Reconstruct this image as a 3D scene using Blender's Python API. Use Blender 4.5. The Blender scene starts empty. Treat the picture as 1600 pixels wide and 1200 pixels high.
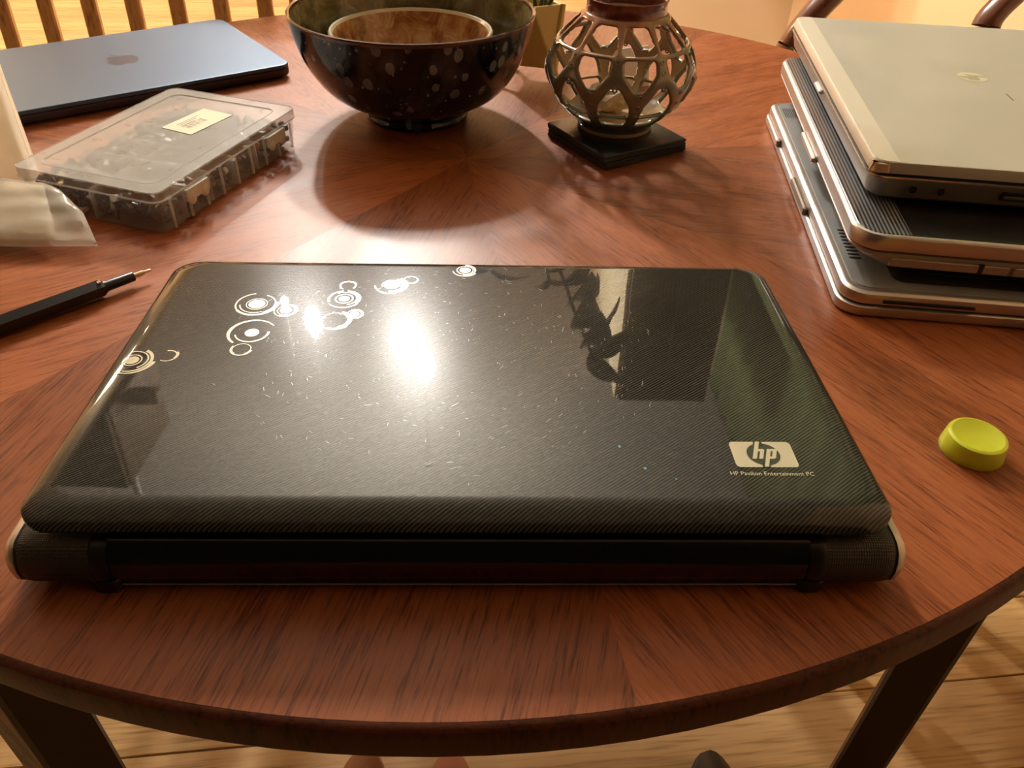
import bpy, bmesh, math, random
from mathutils import Vector, Matrix
random.seed(7)
S = bpy.context.scene
COL = S.collection
PI = math.pi

# ------------------------------------------------------------------ camera, world, exposure
TZ = 0.75                                    # table top height
PITCH, ROLL = 0.67738, -0.032409
cd = bpy.data.cameras.new('camera'); cam = bpy.data.objects.new('camera', cd); COL.objects.link(cam)
cd.sensor_width = 36; cd.lens = 28.125; cd.clip_start = 0.01
_X = Vector((1, 0, 0)); _D = Vector((0, -math.sin(PITCH), -math.cos(PITCH)))
_cr, _sr = math.cos(ROLL), math.sin(ROLL)
_right = _X * _cr + _D * _sr; _down = _X * -_sr + _D * _cr
_fw = Vector((0, math.cos(PITCH), -math.sin(PITCH)))
M = Matrix((_right, -_down, -_fw)).transposed().to_4x4()
M.translation = (0, 0, TZ + 0.302)
cam.matrix_world = M
S.camera = cam

w = bpy.data.worlds.new('world'); S.world = w; w.use_nodes = True
w.node_tree.nodes['Background'].inputs[0].default_value = (1.0, 0.72, 0.45, 1)
w.node_tree.nodes['Background'].inputs[1].default_value = 0.015
S.view_settings.view_transform = 'Standard'; S.view_settings.look = 'None'
S.view_settings.gamma = 1; S.view_settings.use_curve_mapping = False
S.view_settings.exposure = 0.28

BULBS = [(-0.86, 2.917, 2.30), (-0.465, 2.80, 2.30), (-0.35, 2.597, 2.30), (-1.02, 3.07, 2.30)]
BULB_R = [0.036, 0.042, 0.038, 0.015]
BULB_STRENGTH = 880
BULB_COLOR = (1.0, 0.95, 0.87)

# added warm fill light at the far left, standing in for unseen room lamps
def area(name, loc, rot, sx, sy, power, color):
    l = bpy.data.lights.new(name, 'AREA'); l.shape = 'RECTANGLE'; l.size = sx; l.size_y = sy
    l.energy = power; l.color = color
    o = bpy.data.objects.new(name, l); COL.objects.link(o); o.location = loc; o.rotation_euler = rot
    return o
area('warm_fill_light', (-4.0, 4.9, 2.70), (0, math.radians(-25), 0), 0.8, 0.8, 95, (1.0, 0.80, 0.52))

# ------------------------------------------------------------------ materials
class N:
    def __init__(s, m): s.t = m.node_tree; s.n = s.t.nodes; s.l = s.t.links
    def add(s, typ, **kw):
        x = s.n.new(typ)
        for k, v in kw.items():
            if k in ('op',): x.operation = v
            elif hasattr(x, k) and not k.startswith('i_'): setattr(x, k, v)
        return x
    def link(s, a, b): s.l.new(a, b)
    def math(s, op, a, b=None, c=None):
        x = s.n.new('ShaderNodeMath'); x.operation = op
        for i, v in enumerate((a, b, c)):
            if v is None: continue
            if isinstance(v, (int, float)): x.inputs[i].default_value = v
            else: s.l.new(v, x.inputs[i])
        return x.outputs[0]
    def ramp(s, f, stops, interp='LINEAR'):
        x = s.n.new('ShaderNodeValToRGB'); x.color_ramp.interpolation = interp
        e = x.color_ramp.elements
        while len(e) < len(stops): e.new(0.5)
        for i, (p, c) in enumerate(stops):
            e[i].position = p; e[i].color = (c[0], c[1], c[2], 1)
        s.l.new(f, x.inputs[0]); return x.outputs[0]
    def mix(s, f, a, b, blend='MIX'):
        x = s.n.new('ShaderNodeMix'); x.data_type = 'RGBA'; x.blend_type = blend
        for i, v in ((0, f), (6, a), (7, b)):
            if isinstance(v, (int, float)): x.inputs[i].default_value = v
            elif isinstance(v, tuple): x.inputs[i].default_value = (v[0], v[1], v[2], 1)
            else: s.l.new(v, x.inputs[i])
        return x.outputs[2]
    def coords(s, scale=(1, 1, 1), kind='Object', rot=(0, 0, 0)):
        tc = s.n.new('ShaderNodeTexCoord'); mp = s.n.new('ShaderNodeMapping')
        mp.inputs['Scale'].default_value = scale; mp.inputs['Rotation'].default_value = rot
        s.l.new(tc.outputs[kind], mp.inputs[0]); return mp.outputs[0]
    def noise(s, vec, scale, detail=2, rough=.5, dist=0):
        x = s.n.new('ShaderNodeTexNoise'); s.l.new(vec, x.inputs['Vector'])
        x.inputs['Scale'].default_value = scale; x.inputs['Detail'].default_value = detail
        x.inputs['Roughness'].default_value = rough; x.inputs['Distortion'].default_value = dist
        return x.outputs['Fac']
    def voro(s, vec, scale, feature='F1', rnd=1.0, out='Distance'):
        x = s.n.new('ShaderNodeTexVoronoi'); x.feature = feature; s.l.new(vec, x.inputs['Vector'])
        x.inputs['Scale'].default_value = scale; x.inputs['Randomness'].default_value = rnd
        return x.outputs[out]
    def bump(s, h, strength, dist=.001, normal=None):
        x = s.n.new('ShaderNodeBump'); x.inputs['Strength'].default_value = strength
        x.inputs['Distance'].default_value = dist; s.l.new(h, x.inputs['Height'])
        if normal: s.l.new(normal, x.inputs['Normal'])
        return x.outputs[0]

def mat(name, col, rough=.5, metal=0, coat=0, coat_rough=.03, spec=.5, emit=None, estr=0, var=0.0, vscale=40, alpha=1, bump=0):
    m = bpy.data.materials.new(name); m.use_nodes = True
    b = m.node_tree.nodes['Principled BSDF']; g = N(m)
    b.inputs['Base Color'].default_value = (*col, 1); b.inputs['Roughness'].default_value = rough
    b.inputs['Metallic'].default_value = metal; b.inputs['Coat Weight'].default_value = coat
    b.inputs['Coat Roughness'].default_value = coat_rough; b.inputs['Specular IOR Level'].default_value = spec
    b.inputs['Alpha'].default_value = alpha
    if emit: b.inputs['Emission Color'].default_value = (*emit, 1); b.inputs['Emission Strength'].default_value = estr
    if var or bump:
        v = g.coords(); f = g.noise(v, vscale, 4, .6)
        if var:
            c = g.mix(f, tuple(x * (1 - var) for x in col), tuple(min(1, x * (1 + var)) for x in col))
            g.link(c, b.inputs['Base Color'])
            r = g.math('MULTIPLY_ADD', f, .2, rough - .1); g.link(r, b.inputs['Roughness'])
        if bump: g.link(g.bump(f, bump, .0006), b.inputs['Normal'])
    m['b'] = 1
    return m
def bsdf(m): return m.node_tree.nodes['Principled BSDF']

# table veneer: straight grain along local x, object colour changes the tone of every wedge
def wood(name, dark, light, rough=.38, coat=.13, scale=(5, 70, 70), obj_tone=True, coat_rough=.24):
    m = mat(name, light, rough, coat=coat, coat_rough=coat_rough); b = bsdf(m); g = N(m)
    v = g.coords(scale); v2 = g.coords((scale[0] * .35, scale[1] * .2, scale[2] * .2)); v3 = g.coords((scale[0] * 6, scale[1] * 9, scale[2] * 9))
    b.inputs['Specular IOR Level'].default_value = .22
    n1 = g.noise(v, 1, 4, .6, .2); n2 = g.noise(v2, 1, 3, .55, .3); n3 = g.noise(v3, 1, 2, .6)
    f = g.math('ADD', g.math('MULTIPLY', n1, .34), g.math('ADD', g.math('MULTIPLY', n2, .24), g.math('MULTIPLY', n3, .47)))
    c = g.ramp(f, [(.40, dark), (.52, tuple((a + 2 * d) / 3 for a, d in zip(dark, light))), (.72, light)])
    pore = g.ramp(n3, [(.30, (.45, .45, .45)), (.43, (1, 1, 1))])
    c = g.mix(.38, c, pore, 'MULTIPLY')
    if obj_tone:
        oi = g.n.new('ShaderNodeObjectInfo'); c = g.mix(1.0, c, oi.outputs['Color'], 'MULTIPLY')
    g.link(c, b.inputs['Base Color'])
    g.link(g.math('MULTIPLY_ADD', n2, .25, rough - .12), b.inputs['Roughness'])
    sm = g.noise(g.coords((1, 1, 1), 'Generated'), 9, 5, .7)
    g.link(g.math('MULTIPLY_ADD', sm, .22, coat_rough - .08), b.inputs['Coat Roughness'])
    g.link(g.bump(n3, .12, .0004), b.inputs['Normal'])
    return m

m_veneer = wood('mahogany_veneer', (.19, .044, .013), (.44, .135, .045), scale=(8, 90, 90))
m_edge = wood('shaded_mahogany_edge', (.03, .006, .002), (.10, .024, .007), rough=.5, coat=0, scale=(60, 60, 8), obj_tone=False)  # darker than the veneer; the front edge's shade is in this colour
m_darkwood = mat('dark_stained_leg', (.014, .004, .002), .4, var=.3)
def worn_side():
    m = mat('worn_leg_side', (.2, .07, .03), .6); b = bsdf(m); g = N(m)
    n = g.noise(g.coords((8, 8, 3)), 6, 3, .6)
    g.link(g.ramp(n, [(.42, (.018, .006, .002)), (.55, (.17, .055, .02))]), b.inputs['Base Color']); return m
m_worn = worn_side()
m_floor = wood('light_floor_plank', (.40, .235, .09), (.74, .50, .24), rough=.38, coat=.15, scale=(1.3, 16, 16), coat_rough=.25)
m_wall = mat('beige_wall', (.78, .62, .44), .8, var=.05, vscale=3)
m_wall_o = mat('warm_wall', (.78, .54, .30), .8, var=.05, vscale=3)
m_ceil = mat('ceiling_paint', (.50, .48, .42), .9)
m_chair = wood('honey_oak', (.50, .24, .09), (.84, .50, .23), rough=.4, coat=.15, scale=(30, 30, 4), obj_tone=False)
m_bent = mat('dark_bentwood', (.16, .055, .028), .3, var=.3, vscale=20, coat=.4, coat_rough=.1)

m_black = mat('black_plastic', (.012, .011, .010), .35)
m_gloss = mat('gloss_black', (.006, .005, .005), .12, coat=1, coat_rough=.03)
m_panel = mat('hinge_gloss', (.004, .003, .003), .22, coat=.5, coat_rough=.06)
m_silver = mat('silver_trim', (.62, .57, .50), .35, metal=.8, var=.1)
m_dotted = mat('dotted_barrel', (.030, .026, .020), .45)
def dots():
    b = bsdf(m_dotted); g = N(m_dotted)
    v = g.voro(g.coords(), 900, rnd=0.0)
    g.link(g.bump(v, .8, .0005), b.inputs['Normal'])
dots()

def lid_material():
    m = mat('imprint_lid', (.012, .011, .009), .22, coat=.78, coat_rough=.018, spec=.05); b = bsdf(m); g = N(m)
    tc = g.n.new('ShaderNodeTexCoord'); sp = g.n.new('ShaderNodeSeparateXYZ'); g.link(tc.outputs['Object'], sp.inputs[0])
    X, Y = sp.outputs[0], sp.outputs[1]
    # fine diagonal pinstripes moulded under the clear coat
    ph = g.math('ADD', g.math('MULTIPLY', X, -2600.0), g.math('MULTIPLY', Y, 3300.0))
    st = g.math('MULTIPLY_ADD', g.math('SINE', ph), .5, .5)
    big = g.noise(tc.outputs['Object'], 9, 2, .5)
    amt = g.math('MULTIPLY', st, g.math('MULTIPLY_ADD', big, .8, .25))
    # faint printed circles around the light ones
    vr = g.voro(tc.outputs['Object'], 55)
    ring = g.math('LESS_THAN', g.math('ABSOLUTE', g.math('SUBTRACT', vr, .36)), .018)
    c = g.mix(amt, (.004, .0035, .003), (.085, .077, .060))
    c = g.mix(g.math('MULTIPLY', ring, .10), c, (.10, .09, .07))
    # scratches as short thin marks; the swirls paint their pale glints around bulb reflections
    def scr(rot, scale, dens, thin):
        v = g.coords((scale, scale * .09, scale), 'Object', (0, 0, rot))
        d = g.n.new('ShaderNodeTexVoronoi'); d.feature = 'F1'; g.link(v, d.inputs['Vector']); d.inputs['Scale'].default_value = 1
        sc = g.n.new('ShaderNodeSeparateColor'); g.link(d.outputs['Color'], sc.inputs[0])
        pick = g.math('GREATER_THAN', sc.outputs[0], dens)
        return g.math('MULTIPLY', g.math('LESS_THAN', d.outputs['Distance'], thin), pick)
    def glint_swirl(cx, cy, sr, sa, dens, thin, seed):
        px_ = g.math('SUBTRACT', X, cx); py_ = g.math('SUBTRACT', Y, cy)
        rr_ = g.math('SQRT', g.math('ADD', g.math('MULTIPLY', px_, px_), g.math('MULTIPLY', py_, py_)))
        th_ = g.math('ARCTAN2', py_, px_)
        wob = g.math('MULTIPLY', g.noise(tc.outputs['Object'], 40, 2), .006)
        cb = g.n.new('ShaderNodeCombineXYZ'); g.link(g.math('MULTIPLY', g.math('ADD', rr_, wob), sr), cb.inputs[0]); g.link(g.math('MULTIPLY', th_, sa), cb.inputs[1]); cb.inputs[2].default_value = seed
        d = g.n.new('ShaderNodeTexVoronoi'); g.link(cb.outputs[0], d.inputs['Vector']); d.inputs['Scale'].default_value = 1
        sc = g.n.new('ShaderNodeSeparateColor'); g.link(d.outputs['Color'], sc.inputs[0])
        ln = g.math('MULTIPLY_ADD', sc.outputs[1], thin * 1.4, thin * .3)
        return g.math('MULTIPLY', g.math('LESS_THAN', d.outputs['Distance'], ln), g.math('GREATER_THAN', sc.outputs[0], dens))
    s1 = scr(.5, 800, .90, .12); s2 = glint_swirl(.175, .125, 900, 9, .72, .12, .5); s3 = glint_swirl(.13, .17, 1000, 7, .82, .11, 4.5)
    sc = g.math('MAXIMUM', s1, g.math('MAXIMUM', s2, s3))
    # scratch glints kept to the lid's middle, around the bulb reflections
    dx = g.math('SUBTRACT', X, .175); dy = g.math('SUBTRACT', Y, .135)
    dist = g.math('SQRT', g.math('ADD', g.math('MULTIPLY', dx, dx), g.math('MULTIPLY', g.math('MULTIPLY', dy, dy), 1.4)))
    zone = g.math('LESS_THAN', g.math('ADD', dist, g.math('MULTIPLY', g.noise(tc.outputs['Object'], 30, 3), .10)), .17)
    pat = g.math('GREATER_THAN', g.noise(tc.outputs['Object'], 45, 3, .6), .46)
    sc = g.math('MULTIPLY', sc, g.math('MULTIPLY', zone, pat))
    c = g.mix(g.math('MULTIPLY', sc, .50), c, (.34, .36, .37))
    g.link(c, b.inputs['Base Color'])
    haze = g.noise(tc.outputs['Object'], 26, 4, .6)
    g.link(g.math('ADD', g.math('MULTIPLY_ADD', haze, .02, .006), g.math('MULTIPLY', sc, .3)), b.inputs['Coat Roughness'])
    wv = g.noise(tc.outputs['Object'], 11, 1, .4)
    g.link(g.bump(wv, .10, .002), b.inputs['Coat Normal'])
    return m
m_lid = lid_material()
m_print = mat('pale_print', (.62, .56, .40), .3, metal=.2)
m_blue = mat('blue_fleck', (.10, .30, .42), .4)

m_navy = mat('midnight_aluminium', (.07, .105, .155), .42, metal=.75)
m_navy_edge = mat('midnight_edge', (.05, .045, .06), .4, metal=.6)
m_navy_logo = mat('polished_emblem', (.05, .062, .095), .36, metal=.8)
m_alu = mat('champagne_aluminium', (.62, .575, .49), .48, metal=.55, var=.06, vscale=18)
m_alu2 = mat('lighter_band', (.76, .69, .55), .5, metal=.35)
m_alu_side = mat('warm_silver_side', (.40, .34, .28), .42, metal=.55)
m_rim = mat('bright_rim', (.85, .80, .70), .22, metal=.8)
m_brush = mat('brushed_silver', (.58, .55, .52), .34, metal=.85, var=.05)
m_peach = mat('peach_corner', (.75, .50, .32), .4, metal=.3)
m_grey = mat('grey_case_plastic', (.32, .325, .32), .5, metal=.3, var=.12)
m_dgrey = mat('dark_case', (.025, .023, .020), .42, var=.2)
m_hole = mat('port_black', (.003, .003, .003), .6)
m_port = mat('port_metal', (.25, .21, .17), .4, metal=.7)
def ribbed():
    m = mat('ribbed_lid', (.05, .055, .06), .28, metal=.2, coat=.5, coat_rough=.05); b = bsdf(m); g = N(m)
    tc = g.n.new('ShaderNodeTexCoord'); sp = g.n.new('ShaderNodeSeparateXYZ'); g.link(tc.outputs['Object'], sp.inputs[0])
    st = g.math('MULTIPLY_ADD', g.math('SINE', g.math('MULTIPLY', sp.outputs[0], 2300.0)), .5, .5)
    fade = g.math('LESS_THAN', sp.outputs[0], .036)
    g.link(g.mix(g.math('MULTIPLY', st, fade), (.012, .012, .013), (.30, .32, .34)), b.inputs['Base Color'])
    return m
m_rib = ribbed()

m_clear = mat('clear_polypropylene', (.86, .84, .78), .18, alpha=.13)
m_clear_lid = mat('frosted_lid', (.86, .83, .77), .30, alpha=.40, var=.08, vscale=60)
m_clear_rib = mat('clear_rib', (.84, .83, .80), .15, alpha=.36)
m_clasp = mat('milky_clasp', (.82, .78, .68), .3, alpha=.8)
m_paper = mat('cream_paper', (.80, .70, .50), .7, var=.06)
m_ink = mat('grey_ink', (.30, .26, .20), .7)
m_pouch = mat('cream_envelope', (.88, .76, .56), .45, coat=.3, coat_rough=.1, var=.06, vscale=25)
m_film = mat('clear_film', (.86, .80, .68), .12, alpha=.45, bump=.5, vscale=90)
m_carton = mat('cream_sheet', (.90, .82, .70), .7)
def make_translucent(m, col, f):
    g = N(m); b = bsdf(m); o_ = m.node_tree.nodes['Material Output']
    t = g.n.new('ShaderNodeBsdfTranslucent'); t.inputs['Color'].default_value = (*col, 1)
    x = g.n.new('ShaderNodeMixShader'); x.inputs[0].default_value = f
    g.link(b.outputs[0], x.inputs[1]); g.link(t.outputs[0], x.inputs[2]); g.link(x.outputs[0], o_.inputs[0])
make_translucent(m_carton, (1, .95, .86), .66)
m_steel = mat('bit_steel', (.66, .54, .40), .25, metal=.95)
m_handle = mat('black_handle', (.014, .013, .012), .33, metal=.3)
m_chrome_edge = mat('chrome_edge', (.6, .6, .62), .2, metal=1)
m_cap = mat('lime_plastic', (.74, .82, .04), .33, coat=.3, coat_rough=.1, var=.05, vscale=200)

def bowl_glaze():
    m = mat('speckled_black_glaze', (.01, .01, .012), .14, spec=.3, coat=.3, coat_rough=.05); b = bsdf(m); g = N(m)
    v = g.coords(); w0 = g.noise(g.coords((1, 1, .6)), 38, 3, .6)
    def blobs(scale, thr, seedrot, sq=(1, 1, .7)):
        vv = g.coords(sq, 'Object', (seedrot, seedrot * 2, seedrot * 3))
        d = g.n.new('ShaderNodeTexVoronoi'); g.link(vv, d.inputs['Vector']); d.inputs['Scale'].default_value = scale
        s = g.n.new('ShaderNodeSeparateColor'); g.link(d.outputs['Color'], s.inputs[0])
        e = g.math('ADD', d.outputs['Distance'], g.math('MULTIPLY', g.noise(v, 120, 2), .22))
        return g.math('LESS_THAN', e, thr), s
    a, sa = blobs(74, .44, .3); a = g.math('MULTIPLY', a, g.math('GREATER_THAN', sa.outputs[0], .50))
    o, so = blobs(60, .36, 1.1); o = g.math('MULTIPLY', o, g.math('GREATER_THAN', so.outputs[1], .88))
    e, se = blobs(210, .28, .7); e = g.math('MULTIPLY', e, g.math('GREATER_THAN', se.outputs[2], .72))
    haze = g.ramp(w0, [(.46, (.0, .0, .0)), (.70, (.35, .35, .35))])
    c = g.mix(haze, (.006, .006, .009), (.13, .16, .20))
    c = g.mix(g.math('MULTIPLY', a, g.math('MULTIPLY_ADD', w0, .9, -.12)), c, (.42, .46, .55))
    c = g.mix(g.math('MULTIPLY', e, .45), c, (.55, .55, .52))
    c = g.mix(g.math('MULTIPLY', o, .8), c, (.45, .15, .03))
    g.link(c, b.inputs['Base Color']); return m
m_bowl_out = bowl_glaze()
def mottled(name, a, b_, c_, scale, rough=.2):
    m = mat(name, a, rough, coat=.6, coat_rough=.06); b = bsdf(m); g = N(m)
    f = g.noise(g.coords(), scale, 5, .65, .8)
    g.link(g.ramp(f, [(.34, a), (.50, b_), (.66, c_)]), b.inputs['Base Color']); return m
m_bowl_in = mottled('olive_glaze', (.075, .06, .02), (.17, .14, .06), (.32, .27, .14), 30)
m_small_in = mottled('rust_glaze', (.14, .04, .012), (.36, .16, .05), (.52, .36, .18), 45)
m_rim_dark = mat('bronze_rim', (.10, .05, .04), .15, metal=.4, coat=.5)
m_rim_cream = mat('cream_rim', (.62, .52, .36), .2, coat=.6)
def vase_glaze():
    m = mat('bronze_green_glaze', (.10, .10, .07), .2, metal=.25, coat=.8, coat_rough=.05); b = bsdf(m); g = N(m)
    tc = g.n.new('ShaderNodeTexCoord'); sp = g.n.new('ShaderNodeSeparateXYZ'); g.link(tc.outputs['Object'], sp.inputs[0])
    n = g.noise(g.coords(), 45, 4, .6)
    h = g.math('ADD', g.math('MULTIPLY', sp.outputs[2], 9.0), g.math('MULTIPLY', n, .35))
    c = g.ramp(h, [(.25, (.24, .27, .21)), (.55, (.36, .37, .28)), (.86, (.33, .24, .15)), (1.0, (.50, .20, .10)), (1.0, (.50, .20, .10))])
    c = g.mix(g.math('MULTIPLY', n, .6), c, g.ramp(n, [(.35, (.02, .025, .02)), (.7, (.28, .27, .19))]))
    g.link(c, b.inputs['Base Color']); return m
m_vase = vase_glaze()
m_vase_in = mat('tan_inner', (.50, .36, .20), .35, var=.35, vscale=60, coat=.3)
m_collar = mottled('oxblood_glaze', (.09, .02, .015), (.20, .05, .035), (.26, .09, .06), 60)
m_clay = mat('bare_clay', (.60, .40, .19), .7)
m_slate = mat('black_slate', (.014, .015, .014), .22, var=.3, vscale=50, coat=.2, bump=.2)
m_slate_edge = mat('slate_edge', (.035, .036, .033), .7, var=.5, vscale=150, bump=.8)
m_yellow = mat('mustard_ceramic', (.72, .52, .15), .3, coat=.5, coat_rough=.1, var=.12)
m_leaf = mat('dark_leaf', (.006, .018, .012), .35, coat=.3)
m_stem = mat('leaf_stem', (.05, .07, .02), .5)
m_soil = mat('potting_soil', (.02, .014, .008), .95, bump=1)
m_white = mat('white_card', (.80, .80, .80), .5)
m_orange = mat('orange_wrapper', (.85, .42, .02), .35)
m_purple = mat('purple_wrapper', (.10, .06, .16), .4)
m_cab = mat('brown_cabinet', (.10, .056, .032), .45, var=.15)
m_cabside = mat('cream_panel', (.80, .66, .42), .5)
m_curtain = mat('olive_curtain', (.17, .20, .075), .85, var=.2, vscale=8)
m_fixw = mat('white_fixture', (.75, .72, .66), .5)
m_fix = mat('fixture_metal', (.25, .24, .22), .35, metal=.8)
m_bulb = mat('lamp_glow', (1, 1, 1), .5, emit=BULB_COLOR, estr=BULB_STRENGTH)
m_shoe = mat('black_shoe', (.008, .008, .008), .5)
m_slip = mat('pink_slipper', (.42, .18, .13), .8)
m_slip2 = mat('brown_slipper', (.24, .10, .04), .8)

# ------------------------------------------------------------------ object helpers
def tag(o, label=None, cat=None, group=None, kind=None):
    if label: o['label'] = label
    if cat: o['category'] = cat
    if group: o['group'] = group
    if kind: o['kind'] = kind
    return o
def thing(name, label, cat, loc=(0, 0, 0), rz=0, group=None):
    o = bpy.data.objects.new(name, None); COL.objects.link(o); o.empty_display_size = .02
    o.location = loc; o.rotation_euler = (0, 0, rz); return tag(o, label, cat, group)
def obj(name, bm, mats, parent=None, smooth=True, loc=None, rot=None, angle=35):
    me = bpy.data.meshes.new(name)
    bmesh.ops.recalc_face_normals(bm, faces=bm.faces)
    if smooth:
        for f in bm.faces: f.smooth = True
        for e in bm.edges:
            if len(e.link_faces) == 2 and e.calc_face_angle(0) > math.radians(angle): e.smooth = False
    bm.to_mesh(me); bm.free()
    for m in (mats if isinstance(mats, (list, tuple)) else [mats]): me.materials.append(m)
    o = bpy.data.objects.new(name, me); COL.objects.link(o)
    if parent: o.parent = parent
    if loc: o.location = loc
    if rot: o.rotation_euler = rot
    return o
def NB(): return bmesh.new()
def rrect(x0, x1, y0, y1, r, n=6):
    pts = []
    r = max(r, 1e-5)
    for cx, cy, a0 in ((x1 - r, y0 + r, -90), (x1 - r, y1 - r, 0), (x0 + r, y1 - r, 90), (x0 + r, y0 + r, 180)):
        for i in range(n + 1):
            a = math.radians(a0 + 90 * i / n); pts.append((cx + r * math.cos(a), cy + r * math.sin(a)))
    return pts
def loft(bm, rings, cap=True, close=False, mi=0):
    vs = [[bm.verts.new(p) for p in r] for r in rings]
    n = len(vs[0]); pairs = list(zip(vs, vs[1:]))
    if close: pairs.append((vs[-1], vs[0]))
    for a, b in pairs:
        for i in range(n):
            try:
                f = bm.faces.new((a[i], a[(i + 1) % n], b[(i + 1) % n], b[i])); f.material_index = mi
            except ValueError: pass
    if cap and not close:
        bm.faces.new(vs[0][::-1]).material_index = mi; bm.faces.new(vs[-1]).material_index = mi
    return vs
def slab(bm, x0, x1, y0, y1, layers, n=6, mi=0):
    """layers: (z, inset, radius) or (z, left, right, near, far, radius)"""
    rings = []
    def inner(L): return (L[0], L[1] + .0008, max(L[2] - .0006, .0003)) if len(L) == 3 else (L[0],) + tuple(q + .0008 for q in L[1:5]) + (max(L[5] - .0006, .0003),)
    if n > 2: layers = [inner(layers[0])] + list(layers) + [inner(layers[-1])]
    for L in layers:
        if len(L) == 3: z, i, r = L; l = rr = nn = ff = i
        else: z, l, rr, nn, ff, r = L
        rings.append([(x, y, z) for x, y in rrect(x0 + l, x1 - rr, y0 + nn, y1 - ff, r, n)])
    loft(bm, rings, mi=mi); return bm
def rslab(bm, x0, x1, y0, y1, z0, z1, r=.01, b=.001, n=6, mi=0):
    return slab(bm, x0, x1, y0, y1, [(z0, b, r - b), (z0 + b * .3, b * .3, r), (z0 + b, 0, r), (z1 - b, 0, r), (z1 - b * .3, b * .3, r), (z1, b, r - b)], n, mi)
def box(bm, x0, x1, y0, y1, z0, z1, b=0.0, mi=0):
    if b <= 0:
        vs = [bm.verts.new(p) for p in ((x0, y0, z0), (x1, y0, z0), (x1, y1, z0), (x0, y1, z0), (x0, y0, z1), (x1, y0, z1), (x1, y1, z1), (x0, y1, z1))]
        for f in ((3, 2, 1, 0), (4, 5, 6, 7), (0, 1, 5, 4), (1, 2, 6, 5), (2, 3, 7, 6), (3, 0, 4, 7)):
            bm.faces.new([vs[i] for i in f]).material_index = mi
    else: slab(bm, x0, x1, y0, y1, [(z0, b, b), (z0 + b, 0, b), (z1 - b, 0, b), (z1, b, b)], 1, mi)
    return bm
def lathe(bm, prof, n=48, cap0=False, cap1=False, mi=0, cx=0, cy=0):
    rings = [[(cx + r * math.cos(2 * PI * i / n), cy + r * math.sin(2 * PI * i / n), z) for i in range(n)] for r, z in prof]
    vs = loft(bm, rings, cap=False, mi=mi)
    if cap0: bm.faces.new(vs[0][::-1]).material_index = mi
    if cap1: bm.faces.new(vs[-1]).material_index = mi
    return bm
def tube(bm, path, rad, n=12, mi=0, cap=True, squash=1.0):
    path = [Vector(p) for p in path]; rings = []
    if not isinstance(rad, (list, tuple)): rad = [rad] * len(path)
    up = Vector((0, 0, 1))
    for i, p in enumerate(path):
        t = (path[min(i + 1, len(path) - 1)] - path[max(i - 1, 0)]).normalized()
        u = up if abs(t.dot(up)) < .95 else Vector((1, 0, 0))
        a = t.cross(u).normalized(); b = t.cross(a).normalized()
        rings.append([tuple(p + a * math.cos(2 * PI * k / n) * rad[i] + b * math.sin(2 * PI * k / n) * rad[i] * squash) for k in range(n)])
    loft(bm, rings, cap=cap, mi=mi); return bm
def bez(pts, n=24):
    """Catmull-Rom through points"""
    P = [Vector(p) for p in pts]; P = [P[0] * 2 - P[1]] + P + [P[-1] * 2 - P[-2]]; out = []
    for i in range(1, len(P) - 2):
        for k in range(n):
            t = k / n; a, b, c, d = P[i - 1:i + 3]
            out.append(.5 * ((2 * b) + (-a + c) * t + (2 * a - 5 * b + 4 * c - d) * t * t + (-a + 3 * b - 3 * c + d) * t ** 3))
    out.append(P[-2]); return out

# ------------------------------------------------------------------ the setting
FA = math.radians(7.5)
floor = thing('floor', None, None); floor['kind'] = 'structure'
bm = NB(); box(bm, -5, 3.4, -1.5, 6.4, -.06, -.012); sub = obj('subfloor', bm, m_dgrey, floor, False)
pw = .13
plank_me = {}
rot = Matrix.Rotation(FA, 3, 'Z')
row = 0
yy = -1.0
plen = 1.6
while yy < 6.3:
    off = random.choice([0, .4, .8, 1.2]) + random.uniform(-.1, .1)
    xx = -4.6 + off - 1.2
    while xx < 3.0:
        c = rot @ Vector((xx + plen / 2, yy + pw / 2, 0))
        # only where the floor can be seen: near the table front, and beyond the table
        near = -.4 < c.y < 1.6 and -1.6 < c.x < 1.9
        far = c.y >= 1.6 and -3.6 < c.x < 1.1 and c.y < 5.6
        if near or far:
            if 'p' not in plank_me:
                bm = NB(); box(bm, -plen / 2 + .0008, plen / 2 - .0008, -pw / 2 + .0009, pw / 2 - .0009, -.012, 0, .0012)
                o = obj('plank', bm, m_floor, floor, False); plank_me['p'] = o
            else:
                o = plank_me['p'].copy(); COL.objects.link(o); o.parent = floor
            o.location = c; o.rotation_euler = (0, 0, FA + (PI if random.random() < .5 else 0))
            t = random.uniform(.82, 1.08); o.color = (t, t * random.uniform(.94, 1.0), t * random.uniform(.86, 1), 1)
        xx += plen
    yy += pw; row += 1
# the boards outside the seen area
bm = NB(); box(bm, -5, 3.4, -1.5, 6.4, -.0125, -.0115); o = obj('outer_boards', bm, m_floor, floor, False); o.color = (.9, .85, .8, 1)

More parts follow.
